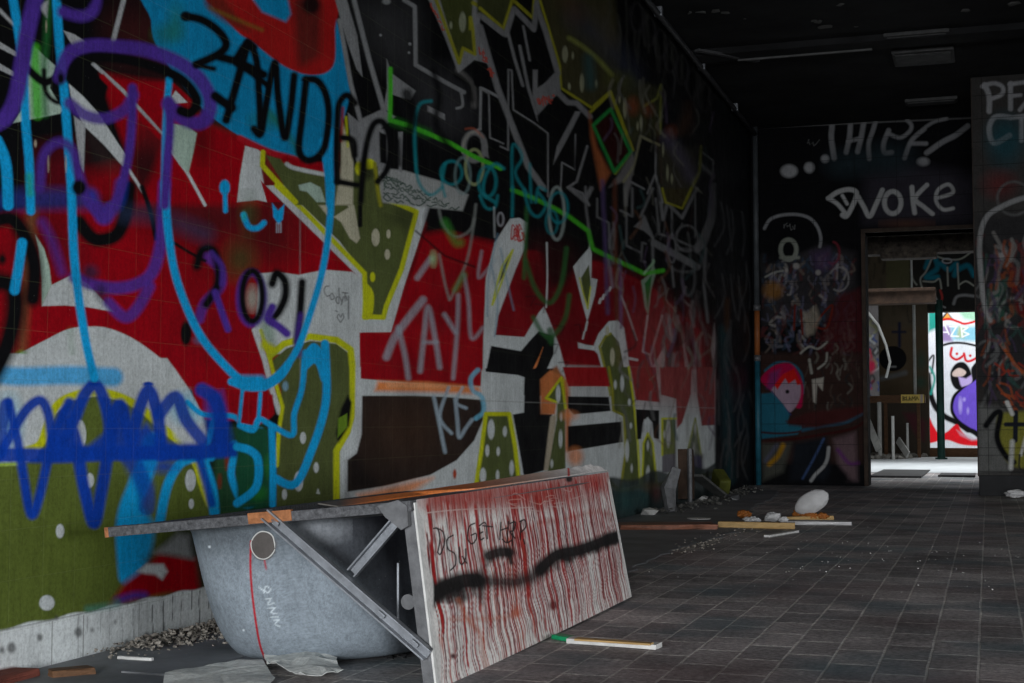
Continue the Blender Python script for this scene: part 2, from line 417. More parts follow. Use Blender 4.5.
    c.poly(WHITE, [(62,285),(130,280),(200,290),(290,272),(385,280),(412,300),(412,480),(430,560),(420,700),(330,700),(200,560),(110,560),(50,480),(60,380)], .8)
    c.poly(WHITE, [(88,-15),(640,-30),(655,40),(560,330),(515,487),(408,487),(408,300),(370,262),(160,55)], .6)
    c.poly(OLIVE, [(150,-20),(480,-20),(510,35),(608,72),(548,290),(492,440),(430,440),(425,290),(340,175),(220,60)], .6)
    c.line(YEL, [(125,-15),(220,72),(310,165),(425,285),(427,380),(425,435)], 15, .6, False)
    c.line(YEL, [(425,432),(490,435),(500,395),(552,270),(603,75),(548,50),(508,35),(478,0)], 15, .6, False)
    c.poly(YEL, [(425,325),(448,335),(458,370),(450,430),(425,435)], .6, True)
    c.poly(BLACK, [(495,90),(560,60),(600,80),(590,130),(520,120)], 6, op=.35)
    c.poly(CREAM, [(200,-10),(290,-20),(300,60),(300,90),(255,35),(210,30)], 1)
    c.poly(CREAM, [(320,92),(370,60),(352,-10),(378,-10),(395,80),(410,165),(398,182),(375,165),(345,110)], .8)
    c.dot(CREAM, (463,162,14,30), (507,150,7,15), (503,220,9,18), (425,25,6,14), soft=.4)
    c.dot(YEL, (453,297,9,17))
    c.line(BLACK, [(410,-20),(410,120)], 14, .8)
    # red slab and olive second arch
    c.poly(RED, [(408,487),(517,485),(560,375),(640,130),(700,100),(870,160),(835,400),(822,670),(600,655),(410,645)], .7)
    c.poly(BLACK, [(645,40),(700,10),(890,-20),(890,185),(800,165),(700,140),(625,150)], 4)
    c.dot(DRED, (700,420,60,60), (600,600,80,40), (740,300,60,40), soft=14, op=.45)
    c.poly(OLIVE, [(108,585),(160,540),(240,515),(330,525),(375,560),(380,683),(383,760),(378,830),(330,890),(330,1120),(120,1120),(125,950),(140,760),(140,683)], .8)
    c.line(YEL, [(100,568),(150,525),(240,500),(330,512),(378,545),(385,610),(386,700),(385,760),(365,830),(330,890),(330,1110)], 20, .7, False)
    c.line(WHITE, [(50,478),(85,580),(110,683),(135,760)], 16, .7, False)
    c.line(YEL, [(72,480),(100,568),(128,683),(145,740),(132,830),(126,940)], 12, .7, False)
    c.dot(MINT, (100,480,26,30), soft=4, op=.5)
    c.line(GRN, [(80,440),(120,560)], 20, 4, op=.5)
    c.line(YEL, [(85,530),(110,545)], 26, 2)
    c.line(GREYW, [(205,60),(205,683)], 4, .6, False, .35)
    # ---------------------------------------------------- crop H : below it
    c.frame(240, 370, K)
    c.poly(RED, [(0,75),(75,72),(112,85),(118,150),(95,172),(60,190),(-10,180)], 1)
    c.poly((.012,.085,.04), [(-10,205),(70,195),(108,205),(118,330),(120,465),(-10,475)], 2)
    c.dot((.03,.25,.03), (100,330,14,30), (60,420,30,26), soft=4, op=.6)
    c.poly(BLACK, [(368,85),(382,110),(374,190),(335,250),(327,215),(345,130)], 1.5)
    c.poly((.15,.26,.02), [(335,165),(366,148),(366,195),(333,232)], .7)
    c.dot(WHITE, (215,232,10,20), (260,333,9,18), (152,425,9,18), (200,380,16,34), soft=.5)
    c.dot((.2,.35,.45), (155,55,10,16), soft=1)
    c.poly(WHITE, [(260,422),(266,402),(274,424)], .4)
    c.poly(WHITE, [(395,-10),(412,-10),(412,30),(600,45),(825,60),(840,0),(840,140),(800,360),(860,340),(860,480),(342,480),(342,280),(392,190)], .7)
    c.poly(ORG, [(470,38),(640,42),(815,58),(825,82),(640,75),(460,72)], 2.4)
    c.poly((.85,.4,.2), [(500,44),(700,50),(720,62),(500,60)], 2, op=.7)
    c.poly(BRN, [(417,88),(600,88),(700,92),(828,102),(832,165),(800,240),(740,308),(650,358),(500,395),(367,416),(367,308),(398,285),(415,220)], .8)
    c.dot((.05,.025,.015), (570,200,110,90), soft=20, op=.8)
    c.poly(BLACK, [(367,310),(398,290),(420,330),(480,395),(367,416)], 5, op=.6)
    c.poly(ORG, [(400,425),(500,402),(600,378),(660,368),(600,410),(520,440),(420,455)], 3.5, op=.85)
    c.dot((.45,.05,.01), (733,355,6,16), soft=.6)
    c.line(GREYW, [(367,430),(367,470)], 20, 1)
    # KES
    for p, w, cc in (([(662,92),(680,180),(700,280)], 11, PALEB), ([(712,60),(682,160),(722,216)], 10, PALEB), ([(735,100),(742,170),(748,230),(770,200),(792,170)], 11, PALEB), ([(760,60),(738,110),(772,130)], 9, PALEB), ([(812,0),(788,30),(795,70),(825,90),(832,140),(806,165)], 14, (.16,.48,.66))):
        c.line(cc, p, w, .9, True, .85)
    # cyan loops over the olive arch
    for p, w in (([(-30,40),(30,60),(90,55),(140,20),(165,-20)], 22), ([(222,-60),(212,60),(185,150),(178,222),(110,190),(65,168),(45,205),(0,190)], 17), ([(290,-90),(296,60),(285,150),(250,260),(190,388),(120,370)], 24), ([(108,195),(112,300),(112,460)], 20), ([(70,80),(62,180)], 12), ([(8,70),(-3,180)], 10), ([(-10,262),(35,275),(62,310),(55,400),(-10,455)], 24)):
        c.line(CYAN, p, w, .8)
    c.poly(CYAN, [(212,10),(216,-50),(250,-92),(285,-60),(296,0),(280,40),(258,-20),(232,-5)], 1, True)
    c.frame(480, 190, K)
    c.poly(BLACK, [(-20,-40),(760,-40),(760,330),(660,330),(610,270),(540,280),(440,240),(380,215),(330,260),(290,320),(240,330),(200,180),(150,210),(100,110),(50,80),(-20,10)], 4)
    # ---------------------------------------------------- crop B : silver letters, darkened for the dim light up there
    c.frame(240, 0, K)
    c.poly(BLACK, [(330,-30),(900,-30),(900,700),(500,600),(410,415),(372,290),(345,90)], 1)
    c.poly(DGREY, [(420,10),(590,20),(590,240),(480,200),(430,110)], 18, True, .35)
    c.poly((.055,.055,.06), [(600,250),(740,260),(800,400),(700,470),(600,380)], 16, True, .6)
    c.poly(DIMSILV, [(322,-10),(362,-10),(400,120),(418,262),(398,236),(365,140)], .8)
    c.line(DIMSILV, [(340,70),(378,285),(412,415),(492,378)], 13, .8, False)
    c.line(DIMSILV, [(388,-5),(440,200),(490,372)], 14, .8, False)
    c.poly(DIMSILV, [(368,385),(410,420),(495,378),(532,398),(480,440),(472,560),(505,592),(482,608),(440,545),(400,560),(378,480)], .8)
    c.poly(DIMSILV, [(500,200),(520,252),(600,310),(582,342),(516,322),(508,380),(490,372),(502,300)], .8)
    c.line(DIMSILV, [(560,0),(597,22),(600,222),(700,280),(765,315)], 12, .7, False)
    c.line((.22,.21,.2), [(745,240),(790,290),(800,360)], 14, 2, op=.6)
    c.dot(DIMSILV, (500,5,14,10), soft=1)
    c.dot(GREYW, (580,150,5,5), (577,180,4,4), (480,120,4,4), soft=.7, op=.7)
    # olive spikes with yellow line
    c.poly(DIMSILV, [(640,-10),(700,130),(745,250),(800,205),(840,215),(900,270),(900,20),(800,-10)], .8)
    c.poly((.06,.07,.02), [(680,-10),(795,-10),(790,100),(800,185),(762,165),(748,215)], .8)
    c.line(DYEL, [(668,-5),(748,215),(762,165),(802,185),(795,100),(788,60)], 10, .7, False)
    c.line(DYEL, [(796,10),(900,60)], 12, .7, False)
    c.dot((.28,.3,.2), (760,75,12,34), (720,86,5,12), soft=.6)
    c.line(DYEL, [(785,60),(785,100)], 7, .6)
    c.poly(BLACK, [(820,60),(900,130),(900,210),(822,120)], .6)
    c.poly(BLACK, [(795,215),(830,225),(900,300),(900,380),(860,310),(822,300),(800,290)], 1)
    scrib(c, (.45,.06,.03), 830,160,880,240, 24, 5, 18, 5)
    scrib(c, (.45,.06,.03), 650,10,700,110, 22, 4, 8, 6)
    c.line(DIMSILV, [(820,440),(822,300),(845,310),(880,330)], 8, .6, False)
    c.line(DIMSILV, [(820,440),(800,450)], 8, .6)
    c.line(DIMSILV, [(755,315),(760,360),(740,370)], 8, .6)
    c.poly(DIMSILV, [(640,360),(700,390),(700,410),(640,380)], .8)
    c.ring((.2,.2,.2), 800,500,36,48, 16, 1); c.ring((.34,.33,.28), 800,520,40,70, 7, .7, .7, 180, 360)
    c.ring((.26,.3,.14), 800,570,30,60, 9, .8)
    c.line((.45,.10,.05), [(770,440),(800,440),(830,470)], 6, .8, op=.6)
    # light band with scribbled notes
    c.poly((.36,.37,.36), [(460,590),(500,575),(560,582),(690,620),(780,665),(760,720),(560,700),(470,690)], 1.2)
    c.poly(DIMSILV, [(470,440),(500,440),(512,580),(470,575)], 1)
    c.poly(BLACK, [(475,450),(500,460),(502,560),(478,555)], 1)
    c.poly(DIMSILV, [(540,450),(556,450),(552,590),(542,585)], .7)
    # neon line
    c.line(LIME, [(513,235),(514,300),(512,410),(580,430),(640,455),(720,490),(800,535),(890,575)], 13, .8, False)
    c.line((.03,.3,.03), [(512,410),(640,455)], 26, 2.5, op=.35)
    # white wedge, cream, crescent below the bubble
    c.poly(WHITE, [(18,498),(60,510),(80,525),(70,560),(92,690),(60,683),(-10,690),(0,600)], .7)
    c.poly(RED, [(70,615),(140,690),(92,690)], .5)
    c.poly(OLIVE, [(88,530),(200,560),(320,600),(420,560),(470,570),(480,700),(190,700)], .8)
    c.line(YEL, [(78,520),(76,565),(190,690)], 15, .6, False)
    c.poly(MINT, [(200,632),(240,622),(275,640),(292,690),(262,690),(230,655),(205,650)], .8)
    c.line(RED, [(155,545),(200,560),(330,590)], 22, 1)
    c.line(WHITE, [(160,560),(190,575),(310,600)], 12, .8)
    c.line(RED, [(300,500),(330,520),(325,590)], 14, 1.5)
    c.poly(CREAM, [(345,400),(368,470),(388,560),(385,700),(325,700),(345,560)], 1.2)
    c.line(RED, [(350,370),(345,480)], 9, 1.4); c.line(YEL, [(362,400),(368,500)], 6, 1)
    c.dot(YEL, (405,575,12,22), (440,560,22,18), soft=1)
    c.line(DYEL, [(460,560),(470,640),(480,700)], 12, 1)
    c.poly(BLACK, [(395,560),(430,540),(460,600),(430,620)], 3, op=.7)
    for i in range(7):
        scrib(c, (.03,.07,.05), 490, 602+i*13, 560+i*34, 625+i*15, 30, 4, 7, 20+i, op=.85)
    c.line(CYAN, [(282,480),(300,600),(306,700)], 20, .8)
    # ---------------------------------------------------- crop C : upper right piece, colours darkened to paint in its dimmer light
    c.frame(480, 0, K)
    c.poly((.05,.055,.02), [(-10,-10),(118,-20),(80,105),(-10,45)], 1)
    c.poly((.055,.05,.022), [(205,-20),(460,-20),(480,260),(440,310),(385,372),(330,345),(280,300),(270,230),(235,100)], 3)
    c.poly((.05,.05,.022), [(440,310),(500,260),(620,300),(615,470),(545,465),(520,515)], 3)
    c.poly((.05,.045,.03), [(600,500),(745,500),(750,600),(700,700),(620,700)], 4)
    c.line((.05,.055,.09), [(330,60),(420,140),(520,250)], 60, 8, op=.6)
    c.line((.09,.05,.03), [(300,0),(330,50)], 50, 7, op=.7)
    c.line((.10,.08,.05), [(410,40),(440,130)], 40, 7, op=.6)
    for k in range(26):
        x = 430+k*16+rnd.uniform(-8, 8); y = rnd.uniform(-10, 120)+max(0, (k-9)*14)
        c.line((.09,.09,.08), [(x, y), (x+rnd.uniform(-10, 10), y+40), (x+rnd.uniform(-12, 16), y+rnd.uniform(70, 150))], 5, 1.2, op=.45)
    for k in range(9):
        c.ring((.09,.085,.09), 540+k*38+rnd.uniform(-8,8), 60+k*45, 20, 50, 6, 1.2, .4)
    G2 = (.20,.20,.205)
    c.line(DYEL, [(0,28),(80,98),(112,-5)], 10, .7, False); c.line(DYEL, [(118,5),(182,62),(186,-5)], 10, .7, False)
    c.line(G2, [(0,52),(88,118),(116,30),(184,100),(196,0)], 16, .8, False)
    c.line(DYEL, [(203,-5),(235,100),(272,225),(276,300),(330,335),(382,368),(445,312),(480,400),(522,512)], 8, .7, False)
    c.line(G2, [(192,20),(225,110),(266,250),(190,330)], 16, .8, False)
    c.poly(BLACK, [(0,70),(88,130),(140,290),(150,310),(215,600),(120,450),(60,300),(0,110)], 1)
    c.line(G2, [(0,92),(60,300),(118,450),(165,570),(215,640)], 18, .9, False)
    c.line(G2, [(95,110),(118,200),(146,292)], 9, .7, False); c.line(G2, [(148,90),(170,205)], 7, .7, False)
    c.line(G2, [(136,158),(165,300),(200,410)], 9, .7, False)
    c.poly(G2, [(180,238),(197,238),(196,300),(270,255),(276,312),(240,345),(202,402),(180,330)], .8)
    c.poly(BLACK, [(195,395),(240,345),(300,370),(305,390),(250,480),(215,600)], 1)
    c.line(G2, [(270,320),(300,350),(330,352),(375,398)], 16, .9, False)
    c.poly(G2, [(250,562),(262,500),(305,420),(325,380),(345,380),(300,470)], .8)
    scrib(c, (.45,.06,.04), 200,350,260,330, 26, 4, 16, 31); scrib(c, (.45,.06,.04), 0,170,50,270, 30, 4, 14, 32)
    c.line(G2, [(70,500),(96,512),(97,238),(108,240),(114,375),(185,420),(232,455),(232,670)], 5, .6, False)
    c.line(G2, [(0,300),(30,320),(34,470),(80,490)], 5, .6, False)
    c.poly(G2, [(0,460),(20,480),(30,540),(10,530)], 1)
    c.line(G2, [(275,650),(280,555),(325,580),(326,460)], 5, .6, False)
    c.poly(BLACK, [(340,400),(370,470),(350,560),(330,640),(320,560)], 2)
    c.line(G2, [(366,500),(330,620),(300,640),(350,660),(372,700)], 7, .8, False)
    c.poly((.32,.09,.03), [(372,380),(378,470),(412,650),(445,590),(400,500),(385,440)], 2.2)
    c.line(DYEL, [(378,382),(445,318),(520,512),(462,592)], 8, .7, False)
    c.line((.02,.25,.05), [(388,428),(446,374),(514,518),(460,586),(388,428)], 12, 1, False)
    c.poly((.03,.004,.004), [(394,430),(445,384),(506,518),(460,574)], 1)
    c.poly((.16,.15,.15), [(520,520),(470,600),(440,640),(490,620),(500,690),(535,560)], 1.5)
    c.dot((.28,.28,.18), (290,185,10,28), (317,190,4,12), (348,283,8,30), (397,285,4,12), (305,295,5,12), (495,370,7,34), (476,340,4,12), (550,420,5,24), (538,430,4,14), (625,510,4,22), (640,590,5,26), (655,610,4,16), soft=.6)
    c.line((.22,.24,.06), [(305,130),(345,155),(400,200),(450,255)], 12, 1.6)
    c.line((.02,.10,.12), [(370,200),(378,290)], 26, 4, op=.6)
    c.line((.10,.11,.02), [(450,270),(500,270)], 30, 6, op=.6)
    c.line((.25,.27,.05), [(562,362),(605,335),(618,290),(615,455)], 7, .8, False)
    c.dot((.28,.07,.03), (522,362,18,26), (575,375,14,18), (655,450,20,20), soft=4, op=.8)
    c.line((.25,.24,.14), [(490,620),(530,560),(548,465),(612,495)], 8, .8, False)
    c.poly(BLACK, [(548,490),(602,520),(580,600),(555,660),(515,620)], 1)
    c.line(G2, [(600,500),(600,590),(572,660)], 6, .7, False); c.line(G2, [(514,620),(560,645)], 6, .7)
    c.line((.30,.30,.30), [(600,600),(622,690)], 7, .8)
    c.line((.13,.11,.17), [(640,470),(690,540),(720,600)], 30, 5, op=.8)
    c.line(G2, [(752,515),(796,548),(796,610)], 5, .8, False); c.line(G2, [(752,560),(796,600)], 10, 1.2)
    c.line((.25,.25,.05), [(755,500),(750,585),(700,690)], 8, .8, False)
    c.dot((.16,.06,.02), (710,400,16,40), (690,430,10,20), soft=5, op=.6)
    # ---------------------------------------------------- crop F : middle right
    c.frame(480, 190, K)
    c.poly((.06,.004,.006), [(160,180),(240,170),(330,240),(300,400),(180,400),(150,300)], 14, True, .5)
    c.poly(WHITE, [(103,98),(135,95),(162,112),(152,200),(122,270),(92,350),(62,430),(52,495),(152,502),(200,420),(218,398),(236,440),(270,530),(300,640),(300,700),(8,700),(12,500),(20,300),(50,180)], .7)
    c.line(YEL, [(112,205),(78,255),(58,320),(42,392),(68,330),(112,205)], 6, .6, False)
    c.poly(OLIVE, [(106,216),(80,262),(62,322),(76,300)], .5)
    for p in ([(60,150),(30,300),(25,430)], [(70,200),(90,300),(115,410)], [(40,260),(60,380),(50,500)]): c.line((.15,.3,.42), p, 6, .8, True, .55)
    scrib(c, (.5,.03,.03), 112,140,150,150, 40, 3, 34, 41)
    c.poly(BLACK, [(38,532),(140,550),(165,520),(200,482),(252,500),(252,560),(225,620),(212,700),(150,700),(152,640),(130,632),(20,620)], .7)
    c.poly(ORG, [(216,535),(205,560),(165,645),(195,600)], .6)
    c.poly((.42,.14,.05), [(208,690),(225,625),(262,600),(290,650),(294,700)], 1.5)
    c.line(YEL, [(225,690),(262,635),(288,650),(292,700)], 7, .6, False)
    c.line(WHITE, [(228,180),(230,300),(226,400)], 5, .5)
    c.poly(WHITE, [(318,262),(340,235),(370,200),(374,180),(382,220),(380,300),(401,305),(392,360),(366,450),(350,390)], .6)
    c.poly(OLIVE, [(345,300),(372,255),(378,320),(368,400),(352,350)], .6)
    c.line(YEL, [(340,300),(352,350),(368,405),(378,330)], 4, .5, False)
    c.line(WHITE, [(366,450),(360,480)], 6, .4); c.line(WHITE, [(356,485),(351,508)], 5, .4)
    for a in range(4): c.line((.5,.5,.5), [(408+a*11,385-a*14),(412+a*11,372-a*13)], 8, .4)
    c.poly(WHITE, [(334,520),(360,528),(388,532),(405,490),(440,448),(470,445),(492,470),(505,560),(522,700),(440,700),(402,560),(390,548),(336,540)], .7)
    c.poly(OLIVE, [(412,540),(428,500),(448,488),(475,520),(490,600),(500,700),(450,700),(425,600)], .6)
    c.line(DYEL, [(445,700),(424,600),(408,535),(428,500),(446,490)], 7, .6, False)
    c.dot(CREAM, (452,570,8,30), (486,655,5,28), (460,640,4,10), (435,480,6,16), soft=.5)
    c.poly((.22,.30,.22), [(550,310),(575,290),(592,245),(600,285),(585,340),(575,430),(562,400)], .8)
    c.poly(GRN, [(562,320),(586,290),(580,350),(572,400)], .8)
    c.line((.5,.46,.46), [(572,430),(556,552),(578,562)], 6, .6, False)
    c.line((.36,.3,.3), [(482,362),(505,420),(535,512)], 6, .6, False)
    c.line((.42,.34,.34), [(622,430),(580,572),(608,690)], 7, .6, False)
    c.poly((.55,.5,.5), [(590,602),(630,532),(632,580),(614,690)], .8)
    c.poly((.5,.45,.45), [(690,500),(705,560),(738,700),(708,700)], .9); c.poly((.35,.33,.34), [(800,455),(808,520),(796,600),(788,540)], 1.2)
    c.line(WHITE, [(510,575),(536,580)], 8, .6)
    # washed salmon area and grey brushwork to the right
    c.poly(SALM, [(520,430),(600,380),(700,430),(780,520),(790,700),(530,700)], 22, op=.55)
    for k in range(34):
        x = 640+rnd.uniform(-20, 120); y = rnd.uniform(330, 620)
        c.line((.17,.15,.15) if k % 3 else (.34,.3,.3), [(x, y), (x+rnd.uniform(-14, 14), y+40), (x+rnd.uniform(-20, 20), y+rnd.uniform(60, 110))], rnd.uniform(4, 9), 1.2, op=.55)
    for k in range(14):
        x = 640+rnd.uniform(-10, 110); y = rnd.uniform(240, 560)
        c.line(BLACK, [(x, y), (x+rnd.uniform(-20, 20), y+60)], 16, 3, op=.55)
    G3 = (.17,.17,.175)
    for p, w in (([(360,-10),(362,60),(374,150),(376,190)], 7), ([(310,-5),(358,36),(380,-5)], 14), ([(590,-5),(575,30),(548,92)], 8), ([(560,90),(590,165),(590,250)], 8), ([(400,30),(400,92),(440,112),(442,200)], 5), ([(500,80),(500,190),(545,212)], 5), ([(566,184),(554,180),(550,242),(564,246)], 5), ([(480,70),(520,90),(520,-5)], 6), ([(600,30),(612,150),(660,165),(750,205)], 6), ([(595,182),(640,205),(740,262)], 20), ([(735,20),(735,160)], 5), ([(802,-10),(790,100),(760,180),(742,200)], 26), ([(655,50),(655,160)], 6), ([(770,200),(765,330),(778,450)], 9), ([(655,260),(662,330)], 6), ([(496,-10),(498,50)], 12)):
        c.line(G3, p, w, .9, False, .9)
    c.poly(G3, [(525,125),(560,92),(592,168),(560,140)], .8)
    c.line(G3, [(610,0),(625,100),(640,45),(690,95),(740,-5)], 10, .8, False)
    c.line(DYEL, [(622,-5),(634,42),(690,62),(722,-5)], 7, .8, False)
    c.poly((.06,.05,.02), [(630,-5),(640,38),(688,55),(712,-5)], 1)
    c.ring(G3, 655,200,14,48, 6, .9); c.ring(G3, 706,165,38,44, 6, 1, .8); c.ring(G3, 712,300,22,60, 7, 1.2, .6); c.ring(G3, 700,240,60,40, 6, 1.2, .6)
    c.line(LIME, [(110,0),(170,22),(230,50),(300,88),(370,140),(384,200),(440,228),(520,265),(560,285),(625,275)], 13, .9, False, .8)
    c.line((.3,.5,.3), [(560,285),(590,250),(592,240)], 6, .8)
    for p, w, cc in (([(418,-30),(428,200),(436,420)], 12, (.09,.06,.16)), ([(460,-30),(462,200),(468,440)], 12, (.14,.04,.02)), ([(478,240),(482,470)], 7, LILAC), ([(440,240),(452,330)], 8, (.25,.24,.3))):
        c.line(cc, p, w, 1.4, True, .75)
    DG = (.03,.13,.035)
    for p, w in (([(155,240),(190,340),(238,385),(278,320),(295,200)], 14), ([(182,435),(215,490),(248,500),(290,440),(305,360)], 14), ([(160,60),(150,300)], 12), ([(240,480),(244,520)], 20)): c.line(DG, p, w, 1.2, True, .8)
    for k in range(7):
        x, y = 140+rnd.uniform(0, 190), rnd.uniform(340, 600)
        c.line(BLACK, [(x, y), (x+rnd.uniform(10, 40), y+rnd.uniform(-6, 8)), (x+rnd.uniform(10, 30), y+30)], 4, .6, False, .6)
    # teal tag across both crops
    c.frame(240, 0, K)
    TL = TEAL
    for p, w in (([(652,345),(615,355),(598,410),(598,520),(610,620),(650,665),(690,640)], 10), ([(700,560),(690,620),(700,670)], 9), ([(900,575),(870,560),(838,600),(832,660),(870,690)], 10)): c.line(TL, p, w, 1, op=.75)
    c.ring(TL, 722,590,36,40, 9, 1, .7); c.ring((.2,.3,.3), 760,600,26,62, 8, 1, .6)
    c.frame(480, 0, K)
    for p, w in (([(110,640),(110,505),(128,502),(144,540),(120,592),(160,660)], 9), ([(170,560),(175,690)], 8), ([(225,650),(200,640),(190,690)], 9)): c.line(TL, p, w, 1, op=.7)
    c.ring(TL, 25,620,30,52, 10, 1, .7)
    c.frame(480, 190, K)
    for p, w in (([(0,20),(20,60),(50,60),(60,20)], 9), ([(112,-10),(110,90)], 9), ([(150,0),(170,70),(200,90),(225,50),(200,10)], 9)): c.line(TL, p, w, 1, op=.7)
    c.ring((.34,.4,.38), 262,80,26,90, 9, .9, .75); c.ring(TL, 268,60,32,52, 8, 1, .7); c.ring(TL, 245,110,20,40, 7, 1, .6)
    c.ring((.3,.3,.32), 70,100,10,22, 6, .7)
    c.line(WHITE, [(48,60),(50,160)], 6, .6, op=.5)
    # ---------------------------------------------------- crop I : low right
    c.frame(480, 370, K)
    c.poly(BLACK, [(18,-5),(160,-5),(135,14),(20,5)], .6)
    c.poly(BLACK, [(160,-5),(250,-5),(225,50),(206,90),(210,148),(246,150),(238,230),(222,342),(150,362),(132,260),(112,152),(150,145),(152,80)], .7)
    c.poly(OLIVE, [(20,145),(100,145),(135,400),(-20,420)], .6)
    c.line(YEL, [(-15,400),(5,270),(20,150),(100,150),(120,260),(135,400)], 13, .6, False)
    c.dot(WHITE, (38,203,12,34), (85,210,7,18), (25,275,7,20), (62,278,6,15), (10,360,11,26), (108,335,8,26), (60,360,6,18), soft=.5)
    c.poly((.62,.19,.06), [(206,32),(240,0),(290,25),(232,95),(262,112),(256,152),(208,150)], 1.2)
    c.line((.62,.19,.06), [(294,40),(299,150),(298,270)], 16, 2)
    c.poly((.45,.38,.28), [(240,160),(262,150),(240,340),(218,345)], 1)
    c.poly(OLIVE, [(228,95),(278,28),(290,100),(292,340),(232,345),(262,170),(264,112)], .6)
    c.line(YEL, [(262,110),(226,96),(278,26),(292,130)], 8, .6, False)
    c.dot(WHITE, (267,82,8,30), (275,235,7,30), (277,160,4,14), (245,320,5,14), soft=.5)
    c.poly((.34,.008,.012), [(282,-10),(430,-10),(444,56),(302,56),(296,40)], .7)
    c.poly(BLACK, [(300,90),(440,92),(446,140),(320,152),(300,130)], .7)
    c.poly(BLACK, [(300,192),(484,176),(488,246),(300,278)], .7)
    c.dot(ORG, (305,155,24,14), (325,295,26,30), soft=3.5, op=.75)
    c.poly(OLIVE, [(438,-10),(508,-10),(520,60),(530,160),(545,390),(478,405),(497,280),(491,160),(452,135)], .6)
    c.line(DYEL, [(440,-10),(452,60),(454,138),(491,155),(497,280),(480,400)], 7, .6, False)
    c.line(YEL, [(508,-10),(524,100),(540,260),(546,390)], 6, .6, False)
    c.dot(WHITE, (485,45,7,28), (462,50,5,15), (510,110,5,12), (502,275,7,36), (518,335,4,14), (515,190,4,10), soft=.5)
    c.poly((.30,.03,.03), [(514,-10),(600,-10),(614,110),(532,102)], .7)
    c.poly(BLACK, [(532,134),(612,138),(612,236),(592,232),(582,172),(560,168),(552,236),(536,236)], .7)
    c.poly(WHITE, [(550,240),(556,180),(572,160),(588,180),(596,260),(590,300),(552,300)], .7)
    c.poly(OLIVE, [(553,395),(558,250),(573,218),(590,250),(602,390)], .6)
    c.line(YEL, [(553,395),(558,250),(573,216),(590,250),(604,390)], 6, .6, False)
    c.dot(WHITE, (573,258,4,16), (574,355,7,28), soft=.5)
    c.poly((.28,.05,.05), [(614,-10),(722,-10),(720,80),(690,180),(672,200),(670,98),(618,84)], .8)
    c.poly((.16,.15,.17), [(620,165),(668,165),(668,350),(622,350)], .8)
    c.poly((.16,.18,.06), [(624,172),(666,172),(666,285),(624,290)], .8)
    c.line(YEL, [(622,290),(622,166),(668,166)], 6, .6, False)
    c.dot((.45,.45,.42), (643,215,8,48), (629,220,4,14), soft=.5)
    c.poly((.26,.05,.05), [(738,-10),(800,-10),(803,188),(757,190),(742,90)], .8)
    c.poly((.13,.15,.10), [(703,300),(735,165),(757,300),(757,360),(700,360)], .8)
    c.line((.3,.32,.08), [(703,300),(735,165),(757,300)], 5, .6, False)
    c.poly((.07,.06,.11), [(690,290),(760,290),(762,380),(690,400)], 2)
    c.dot((.4,.4,.4), (735,200,4,20), (730,270,4,18), soft=.6)
    c.line(DYEL, [(440,378),(480,410),(545,398),(600,392),(700,372),(803,352)], 12, 1)
    c.line((.3,.3,.3), [(0,105),(803,130)], 2.5, .5, False, .6)
    # skirting course: dirty paint further along, white with drips near the camera
    z = c.P[:, 2]; Y = c.P[:, 1]; px = c.px
    far = (px > 600)
    a = np.clip((0.265-0.02*np.sin(Y*5)-z)/0.02, 0, 1)*np.clip((px-590)/15, 0, 1)*.92
    c.blend(np.arange(len(z)), a, (.035,.045,.045))
    c.frame(480, 370, K)
    c.dot((.03,.10,.10), (500,450,30,40), (560,430,18,30), soft=7, op=.7); c.dot((.12,.07,.03), (580,400,20,14), soft=4, op=.7)
    c.dot((.10,.02,.02), (600,420,14,20), soft=4, op=.7)
    c.frame(0, 0, 1)
    for i in range(150):
        x = rnd.uniform(610, 716); y = rnd.uniform(70, 440)
        if y < (x-600)*1.0-10: continue
        cc = rnd.choice([(.16,.16,.16),(.22,.21,.21),(.13,.09,.16),(.14,.06,.03),(.02,.02,.02),(.24,.23,.19),(.05,.10,.10),(.03,.01,.01)])
        q = (x, y); c.line(cc, [q, (x+rnd.uniform(-6, 6), y+rnd.uniform(8, 16)), (x+rnd.uniform(-8, 8), y+rnd.uniform(18, 34))], rnd.uniform(1, 3), .8, op=rnd.uniform(.25, .6))
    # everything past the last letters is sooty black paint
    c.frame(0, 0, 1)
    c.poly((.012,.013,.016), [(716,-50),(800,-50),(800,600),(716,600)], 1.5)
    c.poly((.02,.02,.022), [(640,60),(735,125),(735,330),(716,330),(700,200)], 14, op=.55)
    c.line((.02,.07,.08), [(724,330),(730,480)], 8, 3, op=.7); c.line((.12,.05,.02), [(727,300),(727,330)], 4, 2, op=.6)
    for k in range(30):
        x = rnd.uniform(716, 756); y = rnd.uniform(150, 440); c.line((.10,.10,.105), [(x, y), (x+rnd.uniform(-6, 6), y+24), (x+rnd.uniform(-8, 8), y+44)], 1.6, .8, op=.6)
    # pale TAY... tag
    c.frame(240, 190, K)
    for p, w in (([(500,570),(530,500),(585,425),(625,375)], 22), ([(540,470),(562,560),(575,642)], 15), ([(615,618),(628,500),(642,400),(665,500),(682,605)], 15), ([(630,520),(672,520)], 10), ([(698,425),(735,485)], 13), ([(745,360),(742,470),(728,642)], 12), ([(765,290),(780,380),(790,505),(830,470)], 10), ([(825,210),(815,300),(870,240)], 7), ([(650,235),(605,300)], 16)):
        c.line(PALEB, p, w, 1.4, True, .62)
    c.dot((.45,.7,.35), (660,235,10,22), soft=2.5, op=.8)
    for p in ([(676,40),(690,110),(735,160),(790,130),(805,50)], [(800,100),(775,240),(720,370)], [(680,220),(700,320),(715,375)]): c.line((.28,.3,.28), p, 8, 1, True, .6)
